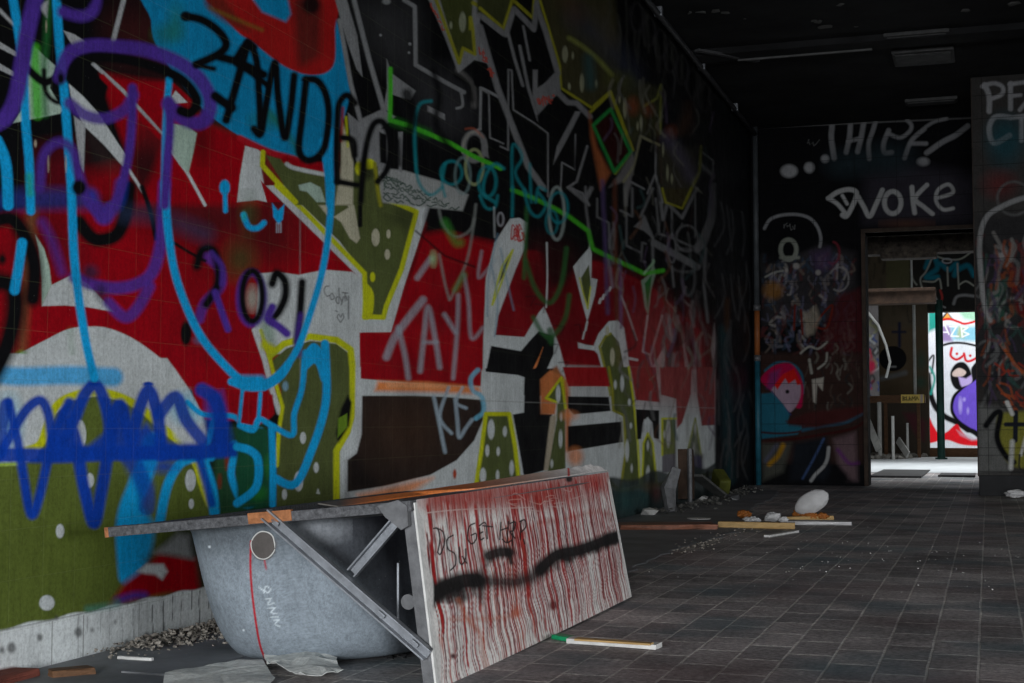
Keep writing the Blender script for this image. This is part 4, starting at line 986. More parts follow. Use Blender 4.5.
# nearer wall on the right: painted above, dark plinth below
PX = atY(975, 300, YP)[0]
def paint_near(c):
    c.frame(1000-20, 70, 1)
    c.frame(724, 0, 300/1024)
    c.poly((.045,.042,.04), [(840,240),(1400,240),(1400,900),(840,900)], 1)
    for p, w in (([(890,290),(905,330),(905,380)], 18), ([(882,295),(920,284),(950,296),(948,322),(905,340)], 14), ([(978,285),(978,372)], 16), ([(975,288),(1030,280)], 14), ([(978,328),(1012,324)], 13), ([(1075,280),(1045,330),(1010,375)], 14), ([(1075,280),(1085,370)], 14),
                 ([(975,400),(925,400),(905,440),(922,488),(975,462)], 18), ([(980,402),(1060,392)], 15), ([(1015,400),(1015,480)], 15)):
        c.line((.28,.28,.29), p, w, 1)
    c.dot((.01,.07,.09), (960,480,60,80), soft=9, op=.7); c.dot((.12,.02,.02), (940,630,50,40), soft=8, op=.7)
    c.frame(740, 190, 284/1021)
    c.poly((.02,.02,.022), [(850,100),(1200,60),(1200,700),(850,700)], 6, op=.7)
    c.line((.20,.20,.20), [(1100,20),(1021,28),(940,60),(885,100),(862,180),(866,300),(880,420),(900,470)], 16, 1.2)
    c.ring((.12,.12,.12), 985,30,60,60, 9, 1, .7)
    c.poly((.12,.012,.012), [(945,300),(985,275),(1100,300),(1100,500),(960,420)], 2.4); c.dot((.42,.4,.4), (940,230,20,26), soft=3, op=.5)
    c.poly((.03,.09,.06), [(900,380),(960,300),(990,440),(920,480)], 4, op=.7)
    c.line((.2,.2,.2), [(960,360),(962,400)], 6, .8); c.ring((.18,.18,.17), 985,470,60,80, 12, 1.2, .8, 180, 340)
    c.ring((.14,.14,.14), 900,600,60,60, 8, 1.2, .7, 180, 360); c.line((.3,.07,.02), [(930,540),(1000,640),(1060,700)], 12, 1)
    c.line((.16,.16,.16), [(870,430),(900,520),(880,600)], 10, 1.4)
    for k in range(170):
        x = rnd.uniform(862, 1100); y = rnd.uniform(150, 720)
        cc = rnd.choice([(.16,.015,.012),(.12,.12,.12),(.02,.02,.02),(.03,.07,.06),(.20,.05,.02),(.09,.03,.03),(.18,.17,.16),(.015,.015,.02),(.06,.04,.08)])
        c.line(cc, [(x, y), (x+rnd.uniform(-30, 30), y+rnd.uniform(15, 50)), (x+rnd.uniform(-30, 30), y+rnd.uniform(30, 100))], rnd.uniform(6, 15), 1, op=.7)
    c.line((.24,.24,.24), [(1100,20),(1021,28),(940,60),(885,100),(862,180),(866,300),(880,420),(900,470)], 15, 1.2)
    c.frame(740, 370, 284/970)
    c.poly((.12,.12,.115), [(812,120),(900,130),(930,250),(915,350),(812,352)], 4, op=.9)
    for k in range(26):
        x = rnd.uniform(850, 1050); y = rnd.uniform(-40, 120); c.line(rnd.choice([(.26,.03,.015), (.30,.06,.02), (.02,.02,.02)]), [(x, y), (x+rnd.uniform(5, 40), y+rnd.uniform(10, 30)), (x+rnd.uniform(20, 70), y+rnd.uniform(20, 60))], 7, .8, op=.75)
    c.poly((.18,.17,.03), [(880,160),(930,145),(1100,150),(1100,320),(940,330),(890,260)], 2, True)
    c.line(BLACK, [(840,190),(870,150),(890,150),(878,230),(905,290),(935,315)], 20, 1.2)
    c.line((.012,.014,.02), [(942,145),(940,240)], 17, .8); c.line((.012,.014,.02), [(908,186),(975,186)], 15, .8)
    c.line((.45,.45,.43), [(912,110),(930,150)], 14, 1); c.line((.42,.42,.4), [(930,245),(925,335)], 15, 1.4); c.line((.42,.42,.4), [(975,230),(960,290)], 10, 1)
    c.line((.02,.02,.02), [(955,290),(955,335),(980,345)], 6, .7); c.line((.02,.02,.02), [(970,285),(985,300)], 6, .7)
    for yy in (130, 205, 292, 352): c.line((.02,.02,.02), [(812,yy),(1100,yy-4)], 2.5, .5, False, .7)
flat_panel('wall_near', PX, 1.6, .17, CEIL, YP, M_FAR, (.035,.032,.03), paint_near, 1.6)
bm = bmesh.new(); box2(bm, (PX, YP+.004, .16), (RX, YP+.22, CEIL)); tag(bm_obj('wall_near_core', bm, M_DARK), kind='structure')
bm = bmesh.new(); box2(bm, (PX+.005, YP-.03, 0), (RX, YP+.22, .17), .005); tag(bm_obj('baseboard_near', bm, M_BLACKM), kind='structure')
bm = bmesh.new(); box2(bm, (PX-.004, YP-.006, .16), (PX+.006, YP+.24, CEIL), .004); tag(bm_obj('trim_1', bm, simple('sooty brown edge', (.030,.022,.018), .7, .5, 10)), kind='structure')

# ------------------------------------------------------------------ the place beyond the doorway
YB, YD = 27.0, 33.0
bm = bmesh.new(); box2(bm, (-6, YF+.3, 0), (-5.8, 36, 4.6)); tag(bm_obj('wall_beyond_left', bm, M_OCHRE), kind='structure')
bm = bmesh.new(); box2(bm, (5.8, YF+.3, 0), (6, 36, 4.6)); tag(bm_obj('wall_beyond_right', bm, M_OCHRE), kind='structure')
OX0 = atY(928.5, 380, YB)[0]; OZ1 = atY(928, 312, YB)[2]; OZ0 = atY(928, 448, YB)[2]; OX1 = 1.2
def paint_passage(c):
    c.frame(850, 220, 140/736)
    for k in range(60):
        x = rnd.uniform(80, 660); y = rnd.uniform(60, 480); c.line(rnd.choice([(.02,.017,.014),(.07,.055,.035),(.05,.045,.04)]), [(x, y), (x+rnd.uniform(-9, 9), y+30), (x+rnd.uniform(-9, 9), y+80)], rnd.uniform(6, 26), 1.2, op=.5)
    c.poly((.12,.11,.055), [(190,170),(315,170),(315,380),(190,380)], 1)
    c.poly((.02,.02,.02), [(320,170),(700,160),(700,480),(480,480),(450,380),(320,380)], 3, op=.85)
    for p in ([(400,250),(430,180),(460,250),(400,300),(460,300)], [(480,230),(520,260),(560,230),(550,290)], [(570,260),(620,240),(650,290)]): c.line((.01,.24,.34), p, 26, 1.4, op=.8)
    for p in ([(380,360),(370,310),(400,270),(430,200),(430,170)], [(385,322),(440,325),(470,310),(480,360)], [(430,180),(500,205),(580,205),(640,165)], [(512,250),(515,345)], [(565,230),(572,360)], [(575,340),(610,322),(650,345)], [(320,260),(330,310),(350,340)]): c.line((.42,.42,.36), p, 8, .7)
    c.ring((.45,.46,.48), 510,215,24,12, 7, .6); c.line((.3,.3,.3), [(545,440),(560,405),(600,395),(650,400)], 14, 1)
    c.line((.5,.05,.04), [(475,370),(485,410),(470,440)], 10, .8); c.line((.5,.5,.5), [(430,370),(470,440),(500,460)], 7, .8)
    c.frame(850, 350, 140/736)
    c.poly((.12,.085,.048), [(160,-120),(420,-120),(420,230),(160,230)], 3)
    c.dot(BLACK, (225,45,72,66)); c.line((.4,.4,.4), [(205,88),(240,88)], 8, .8); c.line((.015,.02,.05), [(260,-140),(260,-20)], 16, 1); c.line((.015,.02,.05), [(225,-95),(290,-95)], 12, 1)
    c.line((.17,.17,.17), [(165,150),(230,135),(290,120)], 26, 1.5)
    c.dot((.02,.12,.09), (370,170,30,30), (375,60,20,40), soft=4, op=.6)
    c.poly((.28,.01,.06), [(280,330),(340,330),(400,380),(390,480),(360,470),(330,420)], 2.5, op=.75)
    c.poly((.05,.04,.035), [(90,250),(420,265),(420,560),(90,560)], 4, op=.6)
flat_panel('wall_passage', -4.0, OX0, 0, 4.6, YB, M_PLAIN, (.11,.085,.055), paint_passage, 2.2)
flat_panel('wall_passage_lintel', OX0, OX1, OZ1, 4.6, YB, M_PLAIN, (.03,.026,.02), paint_passage, 2.2)
bm = bmesh.new(); box2(bm, (-5.8, YB+.006, 0), (OX0, YB+.3, 4.6)); box2(bm, (OX0, YB+.006, OZ1), (OX1, YB+.3, 4.6)); box2(bm, (OX1, YB, 0), (5.8, YB+.3, 4.6)); tag(bm_obj('wall_passage_core', bm, M_OCHRE), kind='structure')
bm = bmesh.new(); box2(bm, (OX0, YB, 0), (OX1, YB+.3, OZ0), .01); tag(bm_obj('wall_passage_kerb', bm, M_WOODD), kind='structure')
def paint_yard(c):
    c.frame(850, 220, 140/736)
    c.poly((.02,.30,.25), [(410,480),(470,480),(480,560),(410,590)], 2); c.poly((.35,.62,.45), [(560,470),(700,470),(700,540),(600,520)], 2)
    c.poly(BLACK, [(470,525),(510,480),(545,525)], 1); c.poly((.85,.35,.08), [(488,520),(512,490),(535,522)], .6)
    c.poly((.30,.22,.45), [(470,550),(530,560),(540,640),(470,640)], 2); c.poly((.25,.55,.7), [(530,560),(700,560),(700,640),(540,630)], 2)
    c.poly((.5,.5,.1), [(570,560),(600,560),(600,620),(560,620)], 1.5, op=.6)
    for p in ([(475,575),(495,545),(520,600)], [(478,590),(510,590)], [(525,560),(560,560),(530,610),(570,612)], [(585,560),(590,615),(625,600),(590,585),(620,565),(585,560)]): c.line((.85,.87,.9), p, 7, .6, False)
    c.line((.6,.01,.01), [(465,530),(520,520),(570,535),(610,545),(700,520)], 12, .7)
    c.line(BLACK, [(470,665),(530,648),(600,648),(700,670)], 12, .7)
    c.frame(850, 350, 140/736)
    c.line((.62,.01,.02), [(535,-10),(530,30),(560,50),(595,30),(600,20),(610,55),(640,55),(700,20)], 13, .7)
    c.dot((.6,.01,.02), (562,20,7,7), (632,30,7,7), soft=.6)
    c.poly(BLACK, [(530,110),(560,70),(600,65),(630,100),(640,150),(610,180),(580,210),(550,200),(530,160)], .8, True)
    c.poly((.62,.5,.46), [(540,118),(570,95),(600,105),(610,120),(590,138),(545,138)], .7, True)
    c.poly((.5,.4,.75), [(570,140),(610,150),(640,130),(650,180),(600,215),(580,180)], 1)
    c.poly(BLACK, [(640,90),(720,60),(720,450),(640,440),(580,400),(530,330),(535,250),(580,200),(640,170)], .8, True)
    c.poly((.16,.09,.62), [(640,175),(720,140),(720,425),(650,415),(590,385),(545,320),(552,255),(590,210)], .8, True)
    c.dot((.45,.38,.85), (580,290,10,40), (600,260,8,10), (620,320,6,14), soft=1, op=.8)
    c.line(BLACK, [(410,130),(420,220),(450,300),(500,350),(560,380),(620,420)], 30, 1); c.line(BLACK, [(410,60),(440,30),(430,120)], 10, .8)
    c.line((.02,.3,.25), [(420,90),(445,150),(425,230)], 12, 1)
    c.poly((.75,.01,.02), [(405,340),(440,400),(470,440),(510,430),(560,390),(590,430),(640,470),(720,460),(720,500),(600,500),(520,475),(480,475),(405,480)], .8, True)
    c.poly((.55,.4,.5), [(560,420),(600,440),(660,465),(720,440),(720,470),(640,478),(580,450)], 1.2, op=.6)
flat_panel('wall_yard', -3.5, 3.0, 0, 4.6, YD, M_PLAIN, (.72,.76,.82), paint_yard, 2.2)
bm = bmesh.new(); box2(bm, (-5.8, YD+.006, 0), (5.8, YD+.3, 4.6)); tag(bm_obj('wall_yard_core', bm, M_OCHRE), kind='structure')
# roof of the place beyond, open above the bright strips
bm = bmesh.new(); box2(bm, (-6, YF+.3, 4.6), (6, 18.4, 4.8)); box2(bm, (-6, 22.4, 4.6), (6, YB+.3, 4.8)); tag(bm_obj('ceiling_beyond', bm, M_DARK), kind='structure')
# ================================================================== the tipped bath
T0 = Vector((-1.252, 3.045, .426)); tilt = math.radians(7.6); yaw = math.radians(-.75)
bath = empty('bathtub', (0, 0, 0))
# local axes: x = across (0 at the panel edge, negative towards the wall), y = along, z = up
bath.matrix_world = Matrix.Translation(T0) @ Matrix.Rotation(yaw, 4, 'Z') @ Matrix.Rotation(math.radians(.35), 4, 'X') @ Matrix.Rotation(-tilt, 4, 'Y')
BM = np.array(bath.matrix_world)
def to_world(P): P = np.asarray(P, float); return P @ BM[:3, :3].T + BM[:3, 3]
tag(bath, 'grey bathtub tilted against the graffiti wall, its white side panel covered in red drips', 'bathtub')
BL, BWD = 1.75, .82
SH = .034      # the rim climbs a little towards the wall
# shell ---------------------------------------------------------------
def superell(t, n):
    c, s = math.cos(t), math.sin(t)
    return (math.copysign(abs(c)**(2/n), c), math.copysign(abs(s)**(2/n), s))
def shell():
    nu, nv = 900, 230; P = []; HC = (-.372, .885)
    ang = np.concatenate([np.linspace(0, math.pi, 160, endpoint=False), np.linspace(math.pi, 2*math.pi, nu-160)])
    prof = []
    for j in range(nv):
        t = j/(nv-1)
        if t < .12:      # turned-out lip under the rim
            q = t/.12; r = 1.0 + .06*(1-q)**2; zz = -.012 - .03*q
        elif t < .82:    # wall
            q = (t-.12)/.70; a = q*math.pi/2
            r = 1.0 - .12*q - .22*(1-math.cos(a))**1.9; zz = -.042 - .350*math.sin(a)**1.12
        else:
            q = (t-.82)/.18; r = .66*(1-q) ; zz = -.392 - .006*math.sin(q*math.pi/2)
        prof.append((r, zz))
    for r, zz in prof:
        for i in range(nu):
            a = ang[i]; x, y = superell(a, 4.4 if math.cos(a) < 0 else 2.5)
            # the long ends rake more than the sides
            ry = .80*(1-(1-r)*.75); rx = .398*(1-(1-r)*.72)
            if r < .66: ry = .80*r/.66*(1-(1-.66)*.75); rx = .398*r/.66*(1-(1-.66)*.72)
            xx = HC[0]+x*rx*(.80 if x > 0 else 1.03); P.append((xx, HC[1]+y*ry, zz-xx*SH))
    P = np.array(P); W = to_world(P)
    mt = painted('grey speckled fibreglass', .32, None, grime=.3)
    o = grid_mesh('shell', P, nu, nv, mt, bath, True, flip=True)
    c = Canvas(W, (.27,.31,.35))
    k = 350/1024
    c.frame(100, 490, k)
    # shade painted into the resin colour, darker towards the rim, and speckle
    r = np.random.RandomState(2)
    sp = r.rand(len(W))

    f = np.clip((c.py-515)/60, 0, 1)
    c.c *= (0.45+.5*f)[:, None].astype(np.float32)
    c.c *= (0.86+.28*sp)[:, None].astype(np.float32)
    c.poly((.03,.03,.035), [(560,70),(900,30),(900,560),(830,400),(720,270),(640,190),(560,110)], 12, op=.85)  # dark shading right of the strut, painted into the shell colour
    c.poly((.008,.008,.010), [(770,60),(1000,20),(1000,560),(870,480),(850,300),(800,180)], 14, op=.9)  # shade of the gap beside the channel, painted black on the shell
    c.dot((.05,.055,.06), (480,130,130,40), (330,140,60,26), soft=12, op=.4)  # painted shading round the overflow hole
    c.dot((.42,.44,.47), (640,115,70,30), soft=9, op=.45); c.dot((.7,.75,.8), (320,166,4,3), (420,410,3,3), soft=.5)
    c.dot((.10,.09,.09), (478,166,36,41), soft=.6)
    c.line((.42,.01,.02), [(442,150),(440,220),(445,300),(458,400),(470,460),(486,500)], 6, .5); c.line((.42,.01,.02), [(482,206),(485,232)], 4, .5, op=.8)
    for p in ([(465,285),(490,300),(498,290),(485,282),(480,300)], [(483,320),(500,318),(490,334),(508,332)], [(492,345),(512,345),(500,358),(518,362)], [(500,372),(520,372)], [(508,382),(524,380),(512,392),(528,400)]): c.line((.62,.68,.72), p, 3, .4)
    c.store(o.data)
    front = W[:, 1] < 3.6
    def on_shell(x, y):
        d = (c.px-x)**2+(c.py-y)**2+np.where(front, 0, 1e6); j = np.argsort(d)[:6]; j = j[np.argmin(W[j, 1])]; return Vector(P[j])
    ringp = [on_shell(100+(478+36*math.cos(q))*k, 490+(166+41*math.sin(q))*k)+Vector((0, -.002, 0)) for q in np.linspace(0, 2*math.pi, 40)]
    ringp[-1] = ringp[0]
    for _ in range(3): ringp = [(ringp[(i-1) % 39]+ringp[i % 39]*2+ringp[(i+1) % 39])/4 for i in range(39)]
    bm = bmesh.new(); tube(bm, ringp+[ringp[0], ringp[1]], .0016, 6)
    r_ = bm_obj('overflow_ring', bm, M_PALE, bath, True); r_['label'] = 'pale rim of the round overflow hole'
    bm = bmesh.new(); cc_ = sum(ringp, Vector())/39; cv = bm.verts.new(cc_+Vector((0, .001, 0))); vs = [bm.verts.new(q+Vector((0, .0005, 0))) for q in ringp]
    for i in range(39): bm.faces.new((cv, vs[i], vs[(i+1) % 39]))
    d_ = bm_obj('overflow_hole', bm, simple('dull brown plug', (.085,.075,.07), .7, .2, 20), bath); d_['label'] = 'brownish disc closing the overflow hole'
shell()
# overflow hole: a real ring and recessed disc standing on the near end of the shell
# rim: sprayed chipboard frame round the top
def L(P): return [Vector(p) for p in P]
bm = bmesh.new(); box2(bm, (-BWD, -.03, -.024), (.0, .05, .0), .002); o = bm_obj('rim_board', bm, M_RIM, bath); o['label'] = 'grey sprayed chipboard end rail'
bm = bmesh.new(); box2(bm, (-BWD-.003, -.031, -.0245), (-BWD+.008, .051, .0005), .001); o = bm_obj('board_end', bm, M_RAW, bath); o['label'] = 'raw orange broken board end'
bm = bmesh.new(); box2(bm, (-BWD, .05, -.022), (-BWD+.07, BL-.05, -.002), .002); bm_obj('rim_board', bm, M_RIM, bath)
bm = bmesh.new(); box2(bm, (-.09, .05, -.024), (-.042, BL-.05, -.006), .002); bm_obj('rim_board', bm, M_RIM, bath)
bm = bmesh.new(); box2(bm, (-BWD, BL-.055, -.026), (-.045, BL-.008, -.004), .002); bm_obj('rim_board', bm, M_RIM, bath)
bm = bmesh.new(); box2(bm, (-.42, -.033, -.022), (-.305, -.02, .004), .001); o = bm_obj('bare_patch', bm, M_RAW, bath); o['label'] = 'bare orange wood patch on the end rail'
for o_ in list(bath.children):
    if o_.name.startswith(('rim_board', 'board_end', 'bare_patch')):
        for v in o_.data.vertices: v.co.z += -v.co.x*SH
# flange of the bath: thin lip on top of the boards
bm = bmesh.new()
n = 60; ring1 = []; 
for s_, zz in ((1.02, -.028), (1.05, -.024), (1.0, -.022), (.95, -.034)):
    ring1.append([bm.verts.new((-.385+superell(2*math.pi*i/n, 5)[0]*.37*s_, .885+superell(2*math.pi*i/n, 5)[1]*.80*s_, zz+.385*SH-superell(2*math.pi*i/n, 5)[0]*.37*s_*SH)) for i in range(n)])
for a, b in zip(ring1, ring1[1:]):
    for i in range(n): bm.faces.new((a[i], a[(i+1) % n], b[(i+1) % n], b[i]))
o = bm_obj('flange', bm, M_STEELD, bath, True)
# side panel: sheet with dense painted face
def panel():
    hgt = .432; nu, nv = 420, 330
    V = np.linspace(0, BL, nu); Wd = np.linspace(-hgt, 0, nv)
    vg, wg = np.meshgrid(V, Wd)
    P = np.stack([np.full(vg.size, .002), vg.ravel(), wg.ravel()], 1)
    bow = .006*np.sin(P[:, 1]/BL*math.pi); P[:, 0] += bow - .024*(P[:, 1]/BL)*(1+P[:, 2]/hgt)
    o = grid_mesh('side_panel', P, nu, nv, M_PLAIN, bath, True)
    o['label'] = 'white side panel covered in red paint drips'
    c = Canvas(to_world(P), (.70,.67,.64))
    v, wd = P[:, 1], -P[:, 2]
    r = random.Random(11)
    def drip(v0, w0, ln, wid, col, op, wob=.006):
        ph = r.uniform(0, 6); ph2 = r.uniform(0, 6)
        cen = v0 + .0075*np.sin(wd*26+v0*5)*np.clip(wd/.2, 0, 1) + .004*np.sin(wd*70+v0*11)*np.clip((wd-.15)/.1, 0, 1) + wob*.25*np.sin(wd*14+ph) + wob*.1*np.sin(wd*60+ph2)
        a = np.clip((wid-np.abs(v-cen))/.0016+.5, 0, 1)*np.clip((wd-w0)/.01, 0, 1)*np.clip((w0+ln-wd)/.01, 0, 1)*op
        idx = np.nonzero(a > 0)[0]; c.blend(idx, a[idx], col)
    R1, R2, R3, R4 = (.24,.008,.008), (.36,.010,.010), (.13,.012,.018), (.38,.05,.02)
    # solid red zone along the top edge
    edge = .048 + .022*np.sin(v*9) + .015*np.sin(v*31)
    a = np.clip((edge-wd)/.03+.5, 0, 1)*.88*(.65+.35*np.sin(v*260+wd*30)*np.sin(v*97))
    c.blend(np.arange(len(v)), a*np.clip((v-.04)/.03, 0, 1), (.30,.025,.014))
    k = 290/850
    c.frame(390, 450, k)
    c.dot((.30,.03,.02), (250,130,110,30), (420,120,110,40), (560,110,80,40), (150,150,60,30), soft=8, op=.55)
    c.line((.42,.08,.03), [(600,180),(520,200),(440,215),(400,240),(350,270)], 16, 3, op=.6); c.line((.42,.08,.03), [(600,180),(650,190)], 9, 2, op=.5)
    c.dot((.42,.03,.02), (385,140,26,20), (600,90,30,26), (455,140,30,26), soft=5, op=.6)
    for i in range(460):
        v0 = r.uniform(.03, BL-.035); f = v0/BL
        w0 = r.uniform(0, .14) if r.random() < .8 else r.uniform(.1, .3)
        ln = r.uniform(.12, .45) if f < .8 else r.uniform(.2, .45)
        wid = r.choice([.0014, .002, .0024, .003, .0042])*(1.0 + .3*(r.random() < .2))
        drip(v0, w0, ln, wid, r.choice([R1, R1, R2, R3, R3, R4 if f < .5 else R1]), r.uniform(.5, .95))
    for i in range(100):
        drip(r.uniform(.03, BL-.035), r.uniform(0, .1), r.uniform(.2, .42), r.choice([.0012, .002, .003]), (.60,.57,.55), .8)
    for i in range(60):
        drip(r.uniform(.02, BL-.03), r.uniform(0, .2), r.uniform(.1, .4), .0011, (.06,.02,.02), .6)
    for i in range(22):
        drip(r.uniform(.06, BL*.9), r.uniform(0, .05), r.uniform(.18, .42), r.uniform(.005, .008), (.33,.010,.010), .85)
    # scratches in the top band
    c.line((.62,.55,.5), [(100,185),(200,175),(300,172),(420,168)], 3, .5, True, .8)
    for i in range(16):
        x = r.uniform(340, 560); y = r.uniform(110, 180); c.line((.6,.55,.5), [(x, y), (x+r.uniform(5, 30), y+r.uniform(-10, 10)), (x+r.uniform(10, 40), y+r.uniform(-5, 14))], 2.4, .4, True, .6)
    c.dot((.30,.03,.02), (200,150,90,26), (330,150,90,26), (500,140,80,26), soft=9, op=.5)
    # black sprayed wavy band
    B = (.012,.011,.011)
    c.line(B, [(108,440),(160,405),(210,385),(255,382)], 52, 3.2, op=.98); c.line(B, [(110,440),(160,400),(200,400)], 26, 1.5, op=.9)
    c.line(B, [(180,400),(182,440)], 16, 2.5, op=.8); c.line(B, [(240,380),(248,420)], 16, 2.5, op=.7); c.line(B, [(118,430),(120,465)], 12, 2, op=.8)
    c.line(B, [(255,382),(300,385),(360,388),(410,375),(450,350)], 38, 4.5, op=.85)
    c.line(B, [(440,350),(490,308),(550,295),(600,278),(640,262),(680,252)], 38, 2.6, op=.98)
    for i in range(26):
        x = r.uniform(115, 270); c.line(B, [(x, 405+r.uniform(-22, 14)), (x+r.uniform(-6, 6), 425+r.uniform(-5, 22))], r.uniform(8, 18), 2.2, op=.6)
    for i in range(18):
        x = r.uniform(470, 680); y = 350-(x-440)*.41; c.line(B, [(x, y+r.uniform(-8, 8)), (x+r.uniform(-6, 8), y+r.uniform(4, 20))], r.uniform(7, 14), 2, op=.6)
    c.line(B, [(500,312),(520,320)], 22, 2.5, op=.9); c.line(B, [(640,262),(685,250)], 32, 1.6, op=.95)
    c.line(B, [(290,310),(320,300),(350,300)], 34, 2.5, op=.95); c.line(B, [(345,295),(356,330)], 14, 1.5, op=.9); c.line(B, [(270,350),(295,325)], 14, 3, op=.6)
    # marker writing
    T = (.02,.015,.015)
    for p in ([(128,230),(140,232),(146,262),(140,300)], [(135,228),(155,240),(160,270),(148,305),(140,300)], [(185,250),(168,262),(170,290),(190,305),(192,335),(178,352)], [(203,285),(203,325),(212,335),(222,315),(222,290)], [(212,312),(225,332)], [(248,215),(232,225),(228,260),(240,275),(252,262),(252,245),(238,250)], [(262,230),(264,262),(275,258)], [(262,245),(272,240)], [(262,222),(280,214),(285,260)], [(272,222),(300,225)], [(325,212),(322,262)], [(325,235),(345,228)], [(347,210),(343,268)], [(352,215),(368,212),(362,235),(352,240),(366,258)], [(362,208),(358,280)], [(380,210),(395,205),(398,225),(385,240)], [(384,208),(382,262)], [(392,262),(395,275)], [(330,262),(342,272),(356,265)]):
        c.line(T, p, 4.2, .45)
    c.dot((.12,.01,.01), (478,455,12,14), (185,604,9,8), soft=1.5, op=.85); c.dot((.03,.02,.02), (525,85,10,9), (185,604,4,4), soft=1)
    c.line((.40,.09,.03), [(200,440),(230,500),(265,540),(275,600),(285,640)], 12, 2.5, op=.6); c.line((.40,.09,.03), [(180,495),(270,495),(340,490),(370,480)], 10, 2.5, op=.45)
    c.dot((.42,.07,.02), (370,475,16,16), (145,570,8,20), soft=3, op=.6)
    # clean strips at both ends
    a = np.clip((.035+.01*np.sin(wd*40)-v)/.012, 0, 1)*np.clip((wd-.015)/.02, 0, 1); c.blend(np.arange(len(v)), a, (.58,.56,.54))
    a = np.clip((v-(BL-.035))/.01, 0, 1)*np.clip((wd-.015)/.02, 0, 1); c.blend(np.arange(len(v)), a*.9, (.6,.58,.56))
    c.store(o.data)
    # thickness: backing sheet with folded edges
    bm = bmesh.new(); box2(bm, (-.018, 0, -hgt), (-.003, BL-.004, -.002), .001)
    for v in bm.verts: v.co.x -= .024*(v.co.y/BL)*(1+v.co.z/hgt)
    b = bm_obj('panel_backing', bm, M_PALE, o)
    bm = bmesh.new(); box2(bm, (-.030, -.012, -hgt-.004), (-.002, .0, -.004), .001); b = bm_obj('edge_channel', bm, M_STEELD, o); b['label'] = 'grey steel channel on the near edge'
    bm = bmesh.new(); box2(bm, (-.002, -.013, -hgt), (.003, .001, -.006), .0005); b = bm_obj('edge_trim', bm, M_PALE, o)
panel()
# struts and bracket of the steel undercarriage
def channel(name, a, b, wd, dp, mat, parent):
    a = Vector(a); b = Vector(b); d = (b-a).normalized(); side = d.cross(Vector((0, 1, 0))).normalized()
    bm = bmesh.new()
    for s in (-1, 1): beam(bm, a+side*s*(wd/2-.002), b+side*s*(wd/2-.002), dp, .004, up=side, bev=.0006)
    beam(bm, a+Vector((0, dp/2-.002, 0)), b+Vector((0, dp/2-.002, 0)), .004, wd, up=side, bev=.0006)
    return bm_obj(name, bm, mat, parent)
def loc_of(x, y, v):      # point of the plane y=v of the bath's own frame seen at pixel x,y
    Mi = np.linalg.inv(BM); r = ray(x, y); o = Mi[:3, :3] @ CAM + Mi[:3, 3]; d = Mi[:3, :3] @ r
    return Vector(o + d*(v-o[1])/d[1])
a = loc_of(266, 514, -.03); b = loc_of(428, 655, -.03)
s1 = channel('strut', a, b, .030, .022, M_STEEL, bath); s1['label'] = 'long diagonal steel strut'
dd = (b-a).normalized()
for t in (.06, .72, .92):
    p = a.lerp(b, t); bm = bmesh.new(); box(bm, (p.x, p.y-.001, p.z), (.022, .004, .009), Matrix.Rotation(-math.atan2(dd.z, dd.x), 3, 'Y'), .001); bm_obj('slot', bm, M_STEEL, s1)
a2 = loc_of(402, 515, .0); b2 = loc_of(352, 573, .0)
s2 = channel('strut', a2, b2, .026, .02, M_STEEL, bath); s2['label'] = 'short steel strut from the corner bracket'
bm = bmesh.new(); q = [loc_of(x, y, -.034) for x, y in ((377,506),(398,500),(407,506),(408,526),(401,530),(385,517))]
f0 = [bm.verts.new(p) for p in q]; f1 = [bm.verts.new(p+Vector((0, .03, 0))) for p in q]
bm.faces.new(f0[::-1]); bm.faces.new(f1)
for i in range(len(q)): bm.faces.new((f0[i], f0[(i+1) % len(q)], f1[(i+1) % len(q)], f1[i]))
o = bm_obj('corner_bracket', bm, M_STEELD, bath)
# dark carcass behind the struts: the far support leg and a rod
bm = bmesh.new(); tube(bm, [loc_of(398, 563, .10), loc_of(398, 622, .10)], .0035, 8); bm_obj('rod', bm, M_STEEL, bath)
bm = bmesh.new(); box2(bm, (-.05, .35, -.42), (-.02, .39, -.02), .002); bm_obj('leg', bm, M_STEELD, bath)
bm = bmesh.new(); box2(bm, (-.05, 1.45, -.42), (-.02, 1.49, -.02), .002); bm_obj('leg', bm, M_STEELD, bath)
bm = bmesh.new(); p = loc_of(408, 602, .06); tube(bm, [p, p+Vector((0, .02, 0))], .018, 20); bm_obj('foot_pad', bm, M_STEELD, bath)

